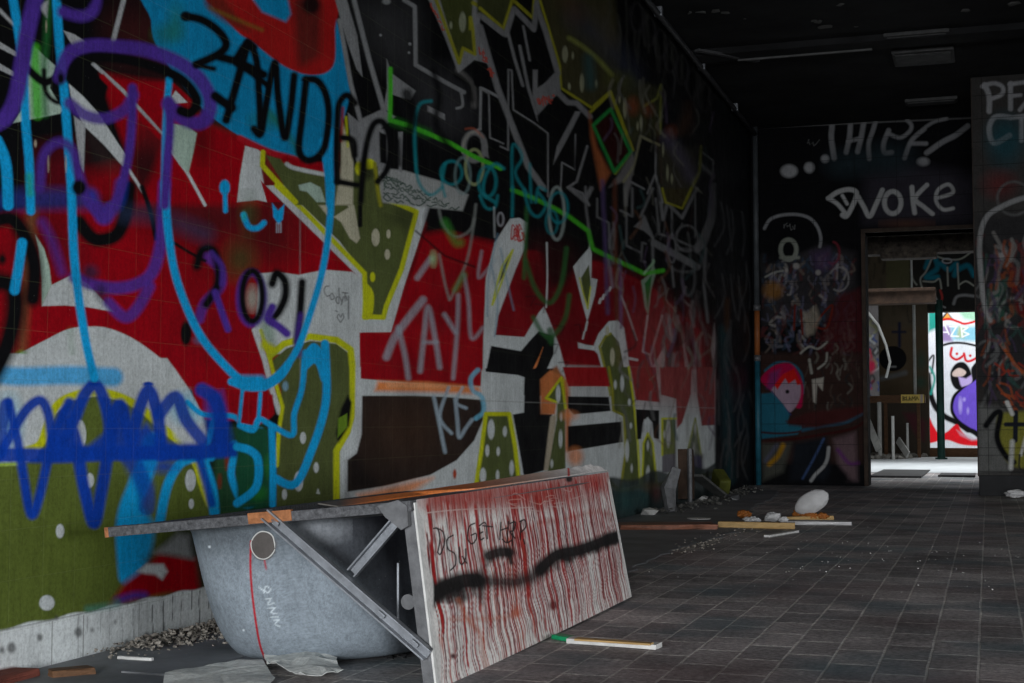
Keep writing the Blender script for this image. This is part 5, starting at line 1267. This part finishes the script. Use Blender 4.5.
# thin painted laminate sheet lying on the bath
def sheet():
    nu, nv = 260, 24; P = []
    tops = [(318,505),(340,502),(410,493.5),(480,483.5),(560,470.5),(591,465.2),(600,467.5),(607,472)]
    xs = np.linspace(318, 607, nu)
    ty = np.interp(xs, [t[0] for t in tops], [t[1] for t in tops])
    for j in range(nv):
        q = j/(nv-1)
        for x, y in zip(xs, ty):
            s = (x-318)/289
            sc_ = (1.1*max(0, math.sin((x-568)*.55)) if x > 568 else 0)
            v = -.005 + (BL-.005)*(s*3.03/(s*3.03+(1-s)*4.77))     # perspective spacing along the bath
            # far (raised) edge on its own line, near edge resting on the bath's panel side
            far = loc_of(x, y+sc_, v); nearz = .004
            near = Vector((.001-.022*v/BL, v, .003)) if x > 410 else Vector((min(far.x+.05, -.02), v, min(far.z, .004)))
            p = near.lerp(far, q); P.append((p.x, p.y, p.z+.003))
    P = np.array(P); o = grid_mesh('laminate_sheet', to_world(P), nu, nv, M_PLAIN, None, True)
    c = Canvas(to_world(P), (.62,.58,.55))
    f = np.clip((c.px-460)/90, 0, 1)[:, None]
    col = (1-f)*np.array([.75,.22,.06]) + f*np.array([.70,.55,.48])
    f2 = np.clip((c.px-540)/30, 0, 1)[:, None]; col = (1-f2)*col + f2*np.array([.66,.62,.60])
    d = np.clip((380-c.px)/40, 0, 1)[:, None]; col = (1-d)*col+d*np.array([.12,.11,.10])
    c.c[:] = col
    c.frame(0, 0, 1); c.line((.6,.05,.04), [(568,464),(569,480)], 2, .6)
    c.store(o.data)
    sd = o.modifiers.new('thickness', 'SOLIDIFY'); sd.thickness = .003; sd.offset = 0
    tag(o, 'thin laminate sheet fading from orange to white, lying along the top of the bath', 'laminate sheet')
sheet()

# ================================================================== rubbish round the bath
def crumpled(name, pts, mat, hgt=.02, seed=1, sub=26, lift=.004, z0=0.0):
    """paper: outline on the floor given as picture points, folded up irregularly"""
    q = [atZ(x, y, z0) for x, y in pts]; q = np.array([(p[0], p[1]) for p in q])
    bm = bmesh.new(); vs = [bm.verts.new((x, y, 0)) for x, y in q]; f = bm.faces.new(vs)
    bmesh.ops.triangulate(bm, faces=[f])
    for _ in range(4): bmesh.ops.subdivide_edges(bm, edges=[e for e in bm.edges if e.calc_length() > .02], cuts=1)
    bmesh.ops.triangulate(bm, faces=bm.faces)
    for v in bm.verts:
        n1 = mnoise.noise(Vector((v.co.x*9+seed, v.co.y*9, seed))); n2 = abs(mnoise.noise(Vector((v.co.x*26, v.co.y*26+seed, 3))))
        v.co.z = z0+lift + hgt*max(0, .55+n1)*.9 + hgt*.5*n2
    o = bm_obj(name, bm, mat); sd = o.modifiers.new('thickness', 'SOLIDIFY'); sd.thickness = .001
    return o
o = crumpled('newspaper', [(262,658),(290,655),(345,655),(335,668),(343,679),(300,684),(268,672)], M_PAPER, .030, 3); tag(o, 'crumpled white newspaper under the low edge of the bath', 'newspaper')
o = crumpled('newspaper', [(165,678),(215,668),(262,664),(275,682),(262,700),(160,700)], M_PAPER, .010, 8); tag(o, 'flat grey newspaper on the floor left of the crumpled one', 'newspaper')
# mounds: ragged heap of dirt along the wall foot
def rubble(name, line, n, spread, smin, smax, mat, seed, zmax=.03):
    bm = bmesh.new(); rr = random.Random(seed)
    for i in range(n):
        t = rr.random(); k = t*(len(line)-1); j = min(int(k), len(line)-2); u = k-j
        x = line[j][0]*(1-u)+line[j+1][0]*u + rr.gauss(0, spread); y = line[j][1]*(1-u)+line[j+1][1]*u + rr.gauss(0, spread*1.5)
        s = rr.uniform(smin, smax)*(.4+rr.random()); d = max(0, 1-abs(x-(line[j][0]*(1-u)+line[j+1][0]*u))/(spread*2))
        shard(bm, (max(x, WX+.012+s), y, s*.3+d*zmax*rr.random()), s, rr.random(), 4, rr.uniform(.4, .8))
    o = bm_obj(name, bm, mat); return o
o = rubble('dirt_heap', [(-2.16, 3.3), (-2.13, 3.9), (-2.08, 4.6)], 3000, .055, .002, .010, M_RUBBLE, 5, .03); tag(o, 'grey dirt and grit heaped along the foot of the wall', 'rubble', kind='stuff')
o = rubble('grit', [(-1.35, 6.6), (-1.38, 7.4), (-1.36, 8.6)], 260, .06, .002, .009, M_RUBBLE, 9, .0); tag(o, 'scattered grit along the broken edge of the screed', 'grit', kind='stuff')
o = rubble('grit_specks', [(-1.0, 5.6), (-.6, 6.2), (.1, 6.0), (-.3, 7.2), (-.9, 7.6), (-.2, 5)], 200, .28, .0012, .004, M_PALE, 10, .0); tag(o, 'pale specks of grit scattered on the brick floor', 'grit', kind='stuff')
def plank(name, pa, pb, wd, th, mat, z=0.0, bev=.002, ragged=0):
    a = atZ(*pa, z); b = atZ(*pb, z); a = Vector((a[0], a[1], z+th/2+.001)); b = Vector((b[0], b[1], z+th/2+.001))
    o = empty(name) if False else None
    bm = bmesh.new(); beam(bm, a, b, wd, th, bev=bev)
    if ragged:
        bmesh.ops.subdivide_edges(bm, edges=bm.edges, cuts=3)
        for v in bm.verts: v.co += Vector((mnoise.noise(v.co*30), mnoise.noise(v.co*31+Vector((5, 0, 0))), 0))*ragged
    return bm_obj(name, bm, mat)
o = plank('splintered_stick', (119,660), (153,662), .012, .010, M_PALE, ragged=.004); tag(o, 'short pale splintered stick on the dirt left of the bath', 'stick')
o = plank('wood_offcut', (50,678), (92,674), .05, .018, M_WOODD, ragged=.01); tag(o, 'brown broken wood offcut at the foot of the wall', 'wood offcut')
bm = bmesh.new(); p = atX(4, 680, WX+.05); q_ = atX(34, 674, WX+.05); box2(bm, (WX, p[1]-.3, 0), (WX+.07, q_[1], .022), .006); bmesh.ops.subdivide_edges(bm, edges=bm.edges, cuts=2)
for v in bm.verts: v.co += Vector((mnoise.noise(v.co*22), mnoise.noise(v.co*25), .5*mnoise.noise(v.co*20)))*.008
o = bm_obj('brick_slab', bm, M_BRICK); tag(o, 'reddish broken slab against the skirting at the left edge of the picture', 'slab')
o = plank('slate_sheet', (150,676), (232,652), .16, .006, M_SCREED, ragged=.01); tag(o, 'thin grey slate sheet on the floor beneath the bath', 'sheet')
bm = bmesh.new(); rr = random.Random(2)
for i in range(26):
    p = atZ(rr.uniform(382, 404), rr.uniform(646, 660), 0); shard(bm, (p[0], p[1], .008), rr.uniform(.006, .014), i, 4, .7)
o = bm_obj('charred_scraps', bm, M_BLACKM); tag(o, 'small charred black scraps under the bath beside the strut', 'scraps', kind='stuff')
# paint-stirring stick with a green end
st = empty('paint_stick', atZ(607, 642, 0)); tag(st, 'white and yellow paint stirring stick with a green tip, beside the bath panel', 'stick')
def part_beam(name, pa, pb, wd, th, z, mat, parent):
    a = atZ(*pa, z); b = atZ(*pb, z); L0 = Vector(parent.location)
    bm = bmesh.new(); beam(bm, Vector((a[0], a[1], z))-L0, Vector((b[0], b[1], z))-L0, wd, th, bev=.001)
    bmesh.ops.subdivide_edges(bm, edges=bm.edges, cuts=3)
    for v in bm.verts: v.co += Vector((0, mnoise.noise(v.co*60), .4*mnoise.noise(v.co*50)))*.004
    return bm_obj(name, bm, mat, parent)
part_beam('stick_body', (570,639.5), (659,646), .050, .013, .0085, M_PALE, st)
o = part_beam('stick_face', (576,638.8), (652,643.8),   .030, .005, .0165, M_TIMBER, st); o['label'] = 'yellow upper face'
o = part_beam('green_tip', (556,636), (574,639.5), .034, .013, .008, simple('wet green paint', (.01,.22,.09), .4, .4, 20), st); o['label'] = 'green painted tip'

# ================================================================== rubbish in the middle distance
def fplank(name, xa, ya, xb, yb, wd, th, mat, label, cat, ragged=.006, group=None):
    o = plank(name, (xa, ya), (xb, yb), wd, th, mat, ragged=ragged); tag(o, label, cat, group); return o
fplank('brown_board', 618, 529, 714, 528.5, .22, .03, M_BROWNB, 'long wet brown board lying flat, reaching from the bath panel to the yellow timber', 'board', .015)
fplank('yellow_batten', 719, 527.5, 795, 529, .06, .035, M_TIMBER, 'yellow timber batten lying in front of the white plastic scraps', 'timber')
fplank('pale_stick', 767, 537.5, 796, 532.5, .035, .012, M_PALE, 'short pale stick lying in front of the yellow batten', 'stick', .003)
fplank('white_plank', 780, 524, 850, 524.5, .16, .02, M_CLOTH, 'whitish flattened plank under the white plastic bag', 'plank', .02)
fplank('long_timber', 776, 522, 832, 520.5, .05, .03, M_TIMBER, 'thin timber lying between the bag and the white plank', 'timber', .004)
p = atZ(699, 520.5, 0)
bm = bmesh.new(); bmesh.ops.create_cone(bm, segments=24, radius1=.07, radius2=.075, depth=.006, cap_ends=True, matrix=Matrix.Translation((p[0], p[1], .012)))
bmesh.ops.bevel(bm, geom=[e for e in bm.edges], offset=.001, segments=1, affect='EDGES')
o = bm_obj('paper_plate', bm, M_PALE); tag(o, 'small flat white plate lying on the floor behind the brown board', 'plate')
def blob(name, px, py, wpx, hpx, mat, seed, depth=.6, rough=.18, parent=None, z0=.01, tiltx=0):
    c = atZ(px, py, 0); D = math.hypot(c[0], c[1]); s = F/ (c @ RW[:, 2] - CAM @ RW[:, 2])
    rx, rz = wpx/2/s, hpx/2/s
    bm = bmesh.new(); bmesh.ops.create_icosphere(bm, subdivisions=4, radius=1)
    for v in bm.verts:
        d = 1 + rough*mnoise.noise(v.co*2.1+Vector((seed, 0, 0))) + rough*.5*mnoise.noise(v.co*5+Vector((seed, 3, 0)))
        v.co = Vector((v.co.x*rx*d, v.co.y*rx*depth*d, v.co.z*rz*d))
        v.co.x += tiltx*v.co.z
        v.co.z = max(v.co.z + rz, .0)
    off = Vector((c[0], c[1], z0))
    if parent: off = off - Vector(parent.location)
    bmesh.ops.translate(bm, verts=bm.verts, vec=off)
    return bm_obj(name, bm, mat, parent, True)
# white bag / dome with orange innards
bag = empty('plastic_bag', atZ(812, 521, 0)); tag(bag, 'big rounded white plastic bag with orange contents, lying by the far planks', 'bag')
o = blob('bag_body', 812, 521, 30, 26, M_CLOTH, 4, .55, .06, bag, .035, .55)
for i, (x, y, w_, h_) in enumerate(((800, 520, 14, 9), (810, 521, 14, 7), (822, 521, 12, 6))):
    o = blob('contents', x, y, w_, h_, M_ORANGE, 10+i, .8, .5, bag, .012)
    o['label'] = 'orange crumpled contents'
for (x, y, w_, h_, sd, lb) in ((752, 524.5, 17, 6, 1, 'leftmost low white plastic scrap behind the yellow batten'), (773, 523.5, 16, 9, 2, 'peaked white plastic scrap in the middle behind the yellow batten'), (783, 524.5, 10, 6, 3, 'smallest white plastic scrap, beside the right end of the yellow batten')):
    o = blob('plastic_scrap', x, y, w_, h_, M_CLOTH, sd, .8, .45); tag(o, lb, 'plastic scrap', 'white plastic scraps')
o = blob('orange_scrap', 744, 520, 12, 8, M_ORANGE, 7, .8, .6); tag(o, 'dark orange crumpled scrap behind the left white plastic scrap', 'plastic scrap')

# ---- wreckage at the foot of the painted wall
def at_wall(x, y, d=.0): p = atX(x, y, WX+d); return Vector(p)
def wallbox(name, px, y0, y1, wpx, dep, mat, label, cat, d=.0, parent=None):
    a = at_wall(px-wpx/2, y1, d); b = at_wall(px+wpx/2, y1, d); z0 = max(0, a.z); z1 = at_wall(px, y0, d).z
    bm = bmesh.new(); box2(bm, (WX+d, a.y, z0), (WX+d+dep, b.y, z1), .004); bmesh.ops.subdivide_edges(bm, edges=bm.edges, cuts=2)
    for v in bm.verts: v.co += Vector((mnoise.noise(v.co*14), mnoise.noise(v.co*15), mnoise.noise(v.co*13)))*.012
    o = bm_obj(name, bm, mat, parent)
    if not parent: tag(o, label, cat)
    return o
wallbox('broken_pipe_box', 681, 449, 500, 6, .08, simple('sooty brown board', (.05,.03,.02), .8, .6, 8), 'broken brown boxed pipe standing against the painted wall', 'pipe box')
bm = bmesh.new(); a = at_wall(671, 500, .15); tube(bm, [(a.x, a.y, .0), (a.x-.03, a.y+.02, .16), (a.x+.02, a.y+.06, .30)], [.045, .05, .03], 10)
for v in bm.verts: v.co += Vector((mnoise.noise(v.co*20), mnoise.noise(v.co*21), 0))*.03
o = bm_obj('torn_lagging', bm, M_STEELD); tag(o, 'torn grey pipe lagging standing left of the brown pipe box', 'lagging')
bm = bmesh.new(); a = at_wall(690, 500, .12); tube(bm, [(a.x, a.y, .0), (a.x, a.y, .42)], [.018, .018], 10); o = bm_obj('pipe_stub', bm, M_STEELD); tag(o, 'thin dark pipe stub right of the brown pipe box', 'pipe')
a = Vector(atZ(694, 482, 0)); b = Vector(atZ(722, 501, 0)); bm = bmesh.new(); beam(bm, (WX+.10, 10.75, .21), (WX+.2, 11.3, .03), .10, .02, bev=.003)
o = bm_obj('leaning_board', bm, simple('grey board', (.09,.09,.085), .7, .4, 12)); tag(o, 'grey board sliding off the wall onto the rubble', 'board')
p = Vector(atZ(694, 497, 0)); bm = bmesh.new(); box(bm, (WX+.13, p.y, .13), (.10, .22, .13), Matrix.Rotation(.5, 3, 'Z') @ Matrix.Rotation(.45, 3, 'X'), .02)
o = bm_obj('yellow_block', bm, simple('dirty lime paint', (.07,.075,.012), .6, .5, 12)); tag(o, 'lime-yellow painted block in the rubble by the wall', 'block')
yy = [atX(x, 500, WX)[1] for x in (640, 660, 690, 720, 740)]
o = rubble('rubble_pile', [(-2.10, yy[0]), (-2.02, yy[1]), (-2.0, yy[2]), (-2.02, yy[3]), (-2.1, yy[4]*.97)], 330, .06, .004, .022, simple('mixed rubble', (.09,.087,.08), .95, .8, 25), 21, .045); tag(o, 'pile of mixed rubble along the foot of the dark end of the wall', 'rubble', kind='stuff')
for i, (x, y, w_, sd, lb) in enumerate(((628, 515, .07, 3, 'pale broken chunk nearest the bath panel, on the screed'), (646, 500, .05, 4, 'pale broken chunk standing at the left end of the rubble pile'), (733, 500, .07, 5, 'dark chunk at the right end of the rubble pile'))):
    p = atZ(x, y, 0); bm = bmesh.new(); shard(bm, (max(p[0], WX+.09), p[1], .02), w_, sd, 7, .5); o = bm_obj('rubble_chunk', bm, M_PALE if i < 2 else M_STEELD); tag(o, lb, 'rubble chunk', 'larger rubble chunks')

# ---- pipes and ceiling things
def ptube(name, pts, r, mat, label, cat, group=None):
    bm = bmesh.new(); tube(bm, pts, r, 12); o = bm_obj(name, bm, mat, None, True); tag(o, label, cat, group); return o
cp = empty('corner_pipe', (WX+.06, YF-.1, 0)); tag(cp, 'vertical pipe in the far left corner, painted grey, orange and teal', 'pipe')
for z0, z1, mm, lb in ((1.75, CEIL, simple('grey pipe paint', (.05,.055,.06), .5, .4, 6), None), (1.25, 1.75, simple('orange pipe paint', (.22,.07,.02), .5, .4, 6), 'orange painted length'), (0, 1.25, simple('teal pipe paint', (.015,.09,.13), .45, .5, 6), 'teal painted length')):
    bm = bmesh.new(); tube(bm, [(0, 0, z0), (0, 0, z1)], .028, 14); o = bm_obj('pipe_length', bm, mm, cp, True)
    if lb: o['label'] = lb
for z0 in (1.22, 1.72): bm = bmesh.new(); tube(bm, [(0, 0, z0), (0, 0, z0+.06)], .036, 14); bm_obj('coupling', bm, M_STEELD, cp, True)
cz = CEIL-.075
con = empty('conduit', (WX+.06, 8, cz)); tag(con, 'dark steel conduit running along the top of the painted wall', 'conduit')
bm = bmesh.new(); tube(bm, [(0, -7, 0), (0, 6.5, 0)], .022, 10); bm_obj('tube', bm, M_STEELD, con, True)
for k in range(5):
    bm = bmesh.new(); box(bm, (0, -1.5+k*1.6, .02), (.06, .05, .07), None, .008); bm_obj('clip', bm, M_STEEL, con)
br = at_wall(688, 57, .05); bm = bmesh.new(); beam(bm, (WX+.12, br.y, CEIL-.06), (WX+.5, br.y+.6, CEIL-.03), .05, .02, bev=.003)
o = bm_obj('loose_strap', bm, M_STEELD); tag(o, 'loose metal strap hanging off the ceiling beside the conduit', 'strap')
def fixture(px0, px1, py0, py1, label, mat, kind='ceiling_light'):
    a = atZ(px0, (py0+py1)/2, CEIL); b = atZ(px1, (py0+py1)/2, CEIL); c1 = atZ(px0, py1, CEIL); c0 = atZ(px0, py0, CEIL)
    o = empty(kind, ((a[0]+b[0])/2, (c0[1]+c1[1])/2, CEIL)); tag(o, label, 'ceiling light', 'dead ceiling lights')
    dx, dy = abs(b[0]-a[0])/2, abs(c1[1]-c0[1])/2
    bm = bmesh.new(); box2(bm, (-dx, -dy, -.03), (dx, dy, -.0), .008); bm_obj('housing', bm, mat, o)
    bm = bmesh.new(); box2(bm, (-dx*.9, -dy*.8, -.042), (dx*.9, dy*.8, -.031), .006); bm_obj('cover', bm, mat, o)
lm = simple('burnt light casing', (.06,.06,.06), .6, .5, 9)
fixture(884, 950, 33, 39, 'dead ceiling light nearest the camera, the narrow one above the other two', lm)
fixture(893, 955, 50, 64, 'dead grey ceiling light between the other two', lm)
fixture(905, 958, 99, 103, 'dead ceiling light nearest the doorway, just above the far wall', lm)
bm = bmesh.new(); a = atZ(738, 60, CEIL-.055); b = atZ(872, 49, CEIL-.055); tube(bm, [tuple(a), tuple(b)], .012, 8); o = bm_obj('ceiling_rod', bm, simple('grey rod', (.09,.09,.09), .5, .3, 9)); tag(o, 'thin grey rod fixed across the ceiling, left of the lights', 'rod')
bm = bmesh.new(); rr = random.Random(8)
for (x, y, s) in ((818, 21, .05), (825, 26, .06), (814, 20, .03), (725, 12, .04), (700, 12, .05), (715, 10, .05), (965, 10, .05), (1015, 3, .06), (840, 4, .04), (744, 18, .02), (856, 26, .02), (688, 12, .04)):
    p = atZ(x, y, CEIL); shard(bm, (p[0], p[1], CEIL-.006), s, rr.random(), 6, .12)
o = bm_obj('peeling_flakes', bm, simple('pale flaking plaster', (.12,.12,.115), .8, .3, 9)); tag(o, 'pale flakes of plaster peeling from the black ceiling', 'plaster flakes', kind='stuff')

# white rag at the right edge
o = blob('white_rag', 1016, 499, 20, 8, M_CLOTH, 15, .7, .4); tag(o, 'crumpled white rag at the foot of the wall right of the doorway', 'rag')

# ---- doorway: two threshold plates
for (xa, xb, ya, yb, lb) in ((867, 922, 470.5, 477.5, 'dark steel plate on the floor in the left half of the doorway'), (938, 976, 474, 477, 'narrow dark steel plate on the floor in the right half of the doorway')):
    a = atZ(xa, yb, 0); b = atZ(xb, ya, 0); x1 = atZ(xb, yb, 0)[0] if xa < 900 else b[0]
    bm = bmesh.new(); box2(bm, (a[0], a[1], .002), (x1, b[1], .012), .003); box2(bm, (a[0], a[1]-.02, .0), (x1, a[1]+.02, .024), .004)
    o = bm_obj('floor_plate', bm, simple('dark chequer plate', (.035,.035,.035), .6, .5, 18)); tag(o, lb, 'floor plate', 'steel plates in the doorway')

# ================================================================== things beyond the doorway
YR = 24.0
def wp(x, y, Y): return Vector(atY(x, y, Y))
bm = bmesh.new(); a = wp(860, 290, 22.5); b = wp(936, 303, 22.5); box2(bm, (-3.0, 22.4, b.z), (b.x, 22.7, a.z), .01); box2(bm, (-3.0, 22.35, a.z-.05), (b.x, 22.75, a.z), .006)
o = bm_obj('steel_beam', bm, simple('rusty dark beam', (.05,.03,.02), .6, .6, 8)); tag(o, 'rusty horizontal beam across the room beyond the doorway', 'beam')
bm = bmesh.new(); a = wp(860, 236, 16.2); b = wp(990, 250, 16.2); box2(bm, (-5.8, 16.2, b.z), (5.8, 16.45, a.z+.1), .01); box2(bm, (-1.1, 16.15, b.z-.06), (-.5, 16.4, b.z+.02), .02)
o = bm_obj('charred_beam', bm, simple('charred timber', (.06,.048,.038), .8, .8, 14, bmp=.7)); tag(o, 'charred ragged beam at the top of the view through the doorway', 'beam')
def post(name, x, y0, y1, wpx, Y, mat, label, cat, group=None):
    a = wp(x-wpx/2, y1, Y); b = wp(x+wpx/2, y0, Y); bm = bmesh.new(); r = (b.x-a.x)/2
    z0 = 0.004 if a.z < .25 else a.z
    tube(bm, [(a.x+r, Y, z0), (a.x+r, Y, b.z)], r, 12); 
    if wpx > 3: tube(bm, [(a.x+r, Y, z0), (a.x+r, Y, z0+.03)], r*1.6, 12)
    o = bm_obj(name, bm, mat, None, False); tag(o, label, cat, group); return o
post('green_pole', 940, 300, 457, 5, 25.2, M_GREEN, 'tall dark green pole in front of the bright painted wall', 'pole')
post('thin_pole', 914.5, 305, 395, 1.8, 26.35, M_WHITEP, 'thin pale pole hanging above the yellow sign', 'pole')
post('white_post', 893, 416, 457, 2.6, 24.5, M_WHITEP, 'short white post left of the other short white post in the far room', 'post')
post('white_post', 907.5, 423, 453, 2.2, 25.6, M_WHITEP, 'short white post below the yellow sign', 'post')
post('thick_pipe', 879.5, 402, 447, 3.6, 25.8, M_WHITEP, 'grey-white pipe standing near the left jamb in the far room', 'pipe')
post('door_jamb_pipe', 911.5, 250, 292, 1.5, 25.5, M_WHITEP, 'thin pale pipe in the upper part of the far room', 'pipe')
# counter with a yellow sign
ct = empty('shelf_rail', (wp(872, 400, 26.2).x, 26.2, 0)); tag(ct, 'brown wooden rail at waist height in the far room', 'rail')
a = wp(866, 403, 26.2); b = wp(903, 395, 26.2)
bm = bmesh.new(); box2(bm, (a.x-ct.location.x-.3, 0, a.z), (wp(925, 400, 26.2).x-ct.location.x, .3, b.z), .008); bm_obj('rail_board', bm, M_WOODD, ct)
for x in (885, 918): q = wp(x, 400, 26.2); bm = bmesh.new(); box2(bm, (q.x-ct.location.x-.03, .1, .004), (q.x-ct.location.x+.03, .18, a.z), .004); bm_obj('rail_support', bm, M_WOODD, ct)
sg = empty('yellow_sign', (wp(901, 403, 26.15).x, 26.187, wp(901, 403, 26.15).z)); tag(sg, 'small yellow sign with black lettering on the brown rail', 'sign')
sw = wp(924, 395, 26.15).x-sg.location.x; sh = wp(901, 394.5, 26.15).z-sg.location.z
def paint_sign(c):
    c.frame(850, 350, 140/736)
    for p in ([(278,244),(278,264)], [(278,246),(292,250),(280,255),(293,262),(279,264)], [(297,246),(297,263),(308,263)], [(312,246),(312,263),(322,262)], [(312,254),(320,254)], [(326,264),(328,246),(334,256),(342,244),(342,264)], [(347,262),(352,246),(360,262)]): c.line((.02,.02,.02), p, 4.5, .45, False, .95)
    c.line((.5,.42,.45), [(376,236),(376,272)], 12, .8)
ob = flat_panel('sign_face', sg.location.x, sg.location.x+sw, sg.location.z, sg.location.z+sh, 26.17, M_PLAIN, (.85,.62,.16), paint_sign, 3.0, None)
ob.data.transform(Matrix.Translation(-sg.location)); ob.parent = sg
bm = bmesh.new(); box2(bm, (0, -.015, 0), (sw, .01, sh), .002); bm_obj('sign_board', bm, M_TIMBER, sg)
# painted partition near the left jamb
def paint_part(c):
    c.frame(850, 350, 140/736)
    for k in range(30):
        x = rnd.uniform(80, 150); y = rnd.uniform(-160, 230); c.line(rnd.choice([(.4,.02,.05),(.02,.03,.08),(.35,.36,.36),(.2,.2,.1),(.02,.02,.02),(.03,.06,.2)]), [(x, y), (x+rnd.uniform(-20, 20), y+20), (x+rnd.uniform(-20, 20), y+40)], 12, 1, op=.8)
    c.dot((.45,.01,.05), (110,85,24,34), soft=2, op=.9)
px0, px1 = wp(855, 300, 23.5).x, wp(878, 300, 23.5).x
pa_ = empty('painted_partition', (px0, 23.5, 0)); tag(pa_, 'narrow graffiti-covered partition just inside the left jamb of the doorway', 'partition')
ob = flat_panel('painted_face', px0, px1, wp(866, 396, 23.5).z, wp(866, 303, 23.5).z, 23.5, M_PLAIN, (.14,.13,.13), paint_part, 2.2, None); ob.data.transform(Matrix.Translation((-px0, -23.5, 0))); ob.parent = pa_
bm = bmesh.new(); box2(bm, (0, .004, wp(866, 396, 23.5).z), (px1-px0, .08, wp(866, 303, 23.5).z), .004); box2(bm, (.1, .02, 0.004), (.16, .08, wp(866, 396, 23.5).z+.01), .004); bm_obj('partition_board', bm, M_DARK, pa_)
bm = bmesh.new(); pts = [wp(x, y, 23.45) for x, y in ((866, 310), (878, 325), (886, 345), (890, 362), (886, 378))]; tube(bm, [tuple(q) for q in pts], .022, 8)
bmesh.ops.translate(bm, verts=bm.verts, vec=(-px0, -23.5, 0)); o = bm_obj('bent_strip', bm, M_WHITEP, pa_, True); o['label'] = 'bent white strip curling down in front'
# debris at the foot of the far wall
bm = bmesh.new(); rr = random.Random(31)
for i in range(520):
    x = rr.uniform(867, 926); y = rr.uniform(449, 459.5)-max(0, x-905)*.15; p = atZ(x, y, 0); s = rr.uniform(.02, .10)
    shard(bm, (p[0], min(p[1], YB-.15), s*.3), s, rr.random(), 4, .6)
o = bm_obj('far_rubble', bm, simple('far rubble', (.20,.19,.17), .95, .7, 6)); tag(o, 'grey rubble heaped at the back of the room beyond the doorway', 'rubble', kind='stuff')
for i, (x0, y0, x1, y1, lb) in enumerate(((898, 440, 908, 455, 'leaning pale board offcut between the two short white posts'), (867, 420, 879, 450, 'leaning pale board offcut beside the left jamb'), (872, 428, 868, 452, 'leaning dark board offcut beside the left jamb'))):
    a = wp(x0, y0, 25.9); b = wp(x1, y1, 25.2); b.z = max(b.z, .03); bm = bmesh.new(); beam(bm, a, b, .12, .03, up=(0, 1, .2), bev=.004)
    o = bm_obj('board_offcut', bm, (M_WHITEP, M_WHITEP, M_BLACKM)[i]); tag(o, lb, 'board', 'board offcuts leaning in the far room')
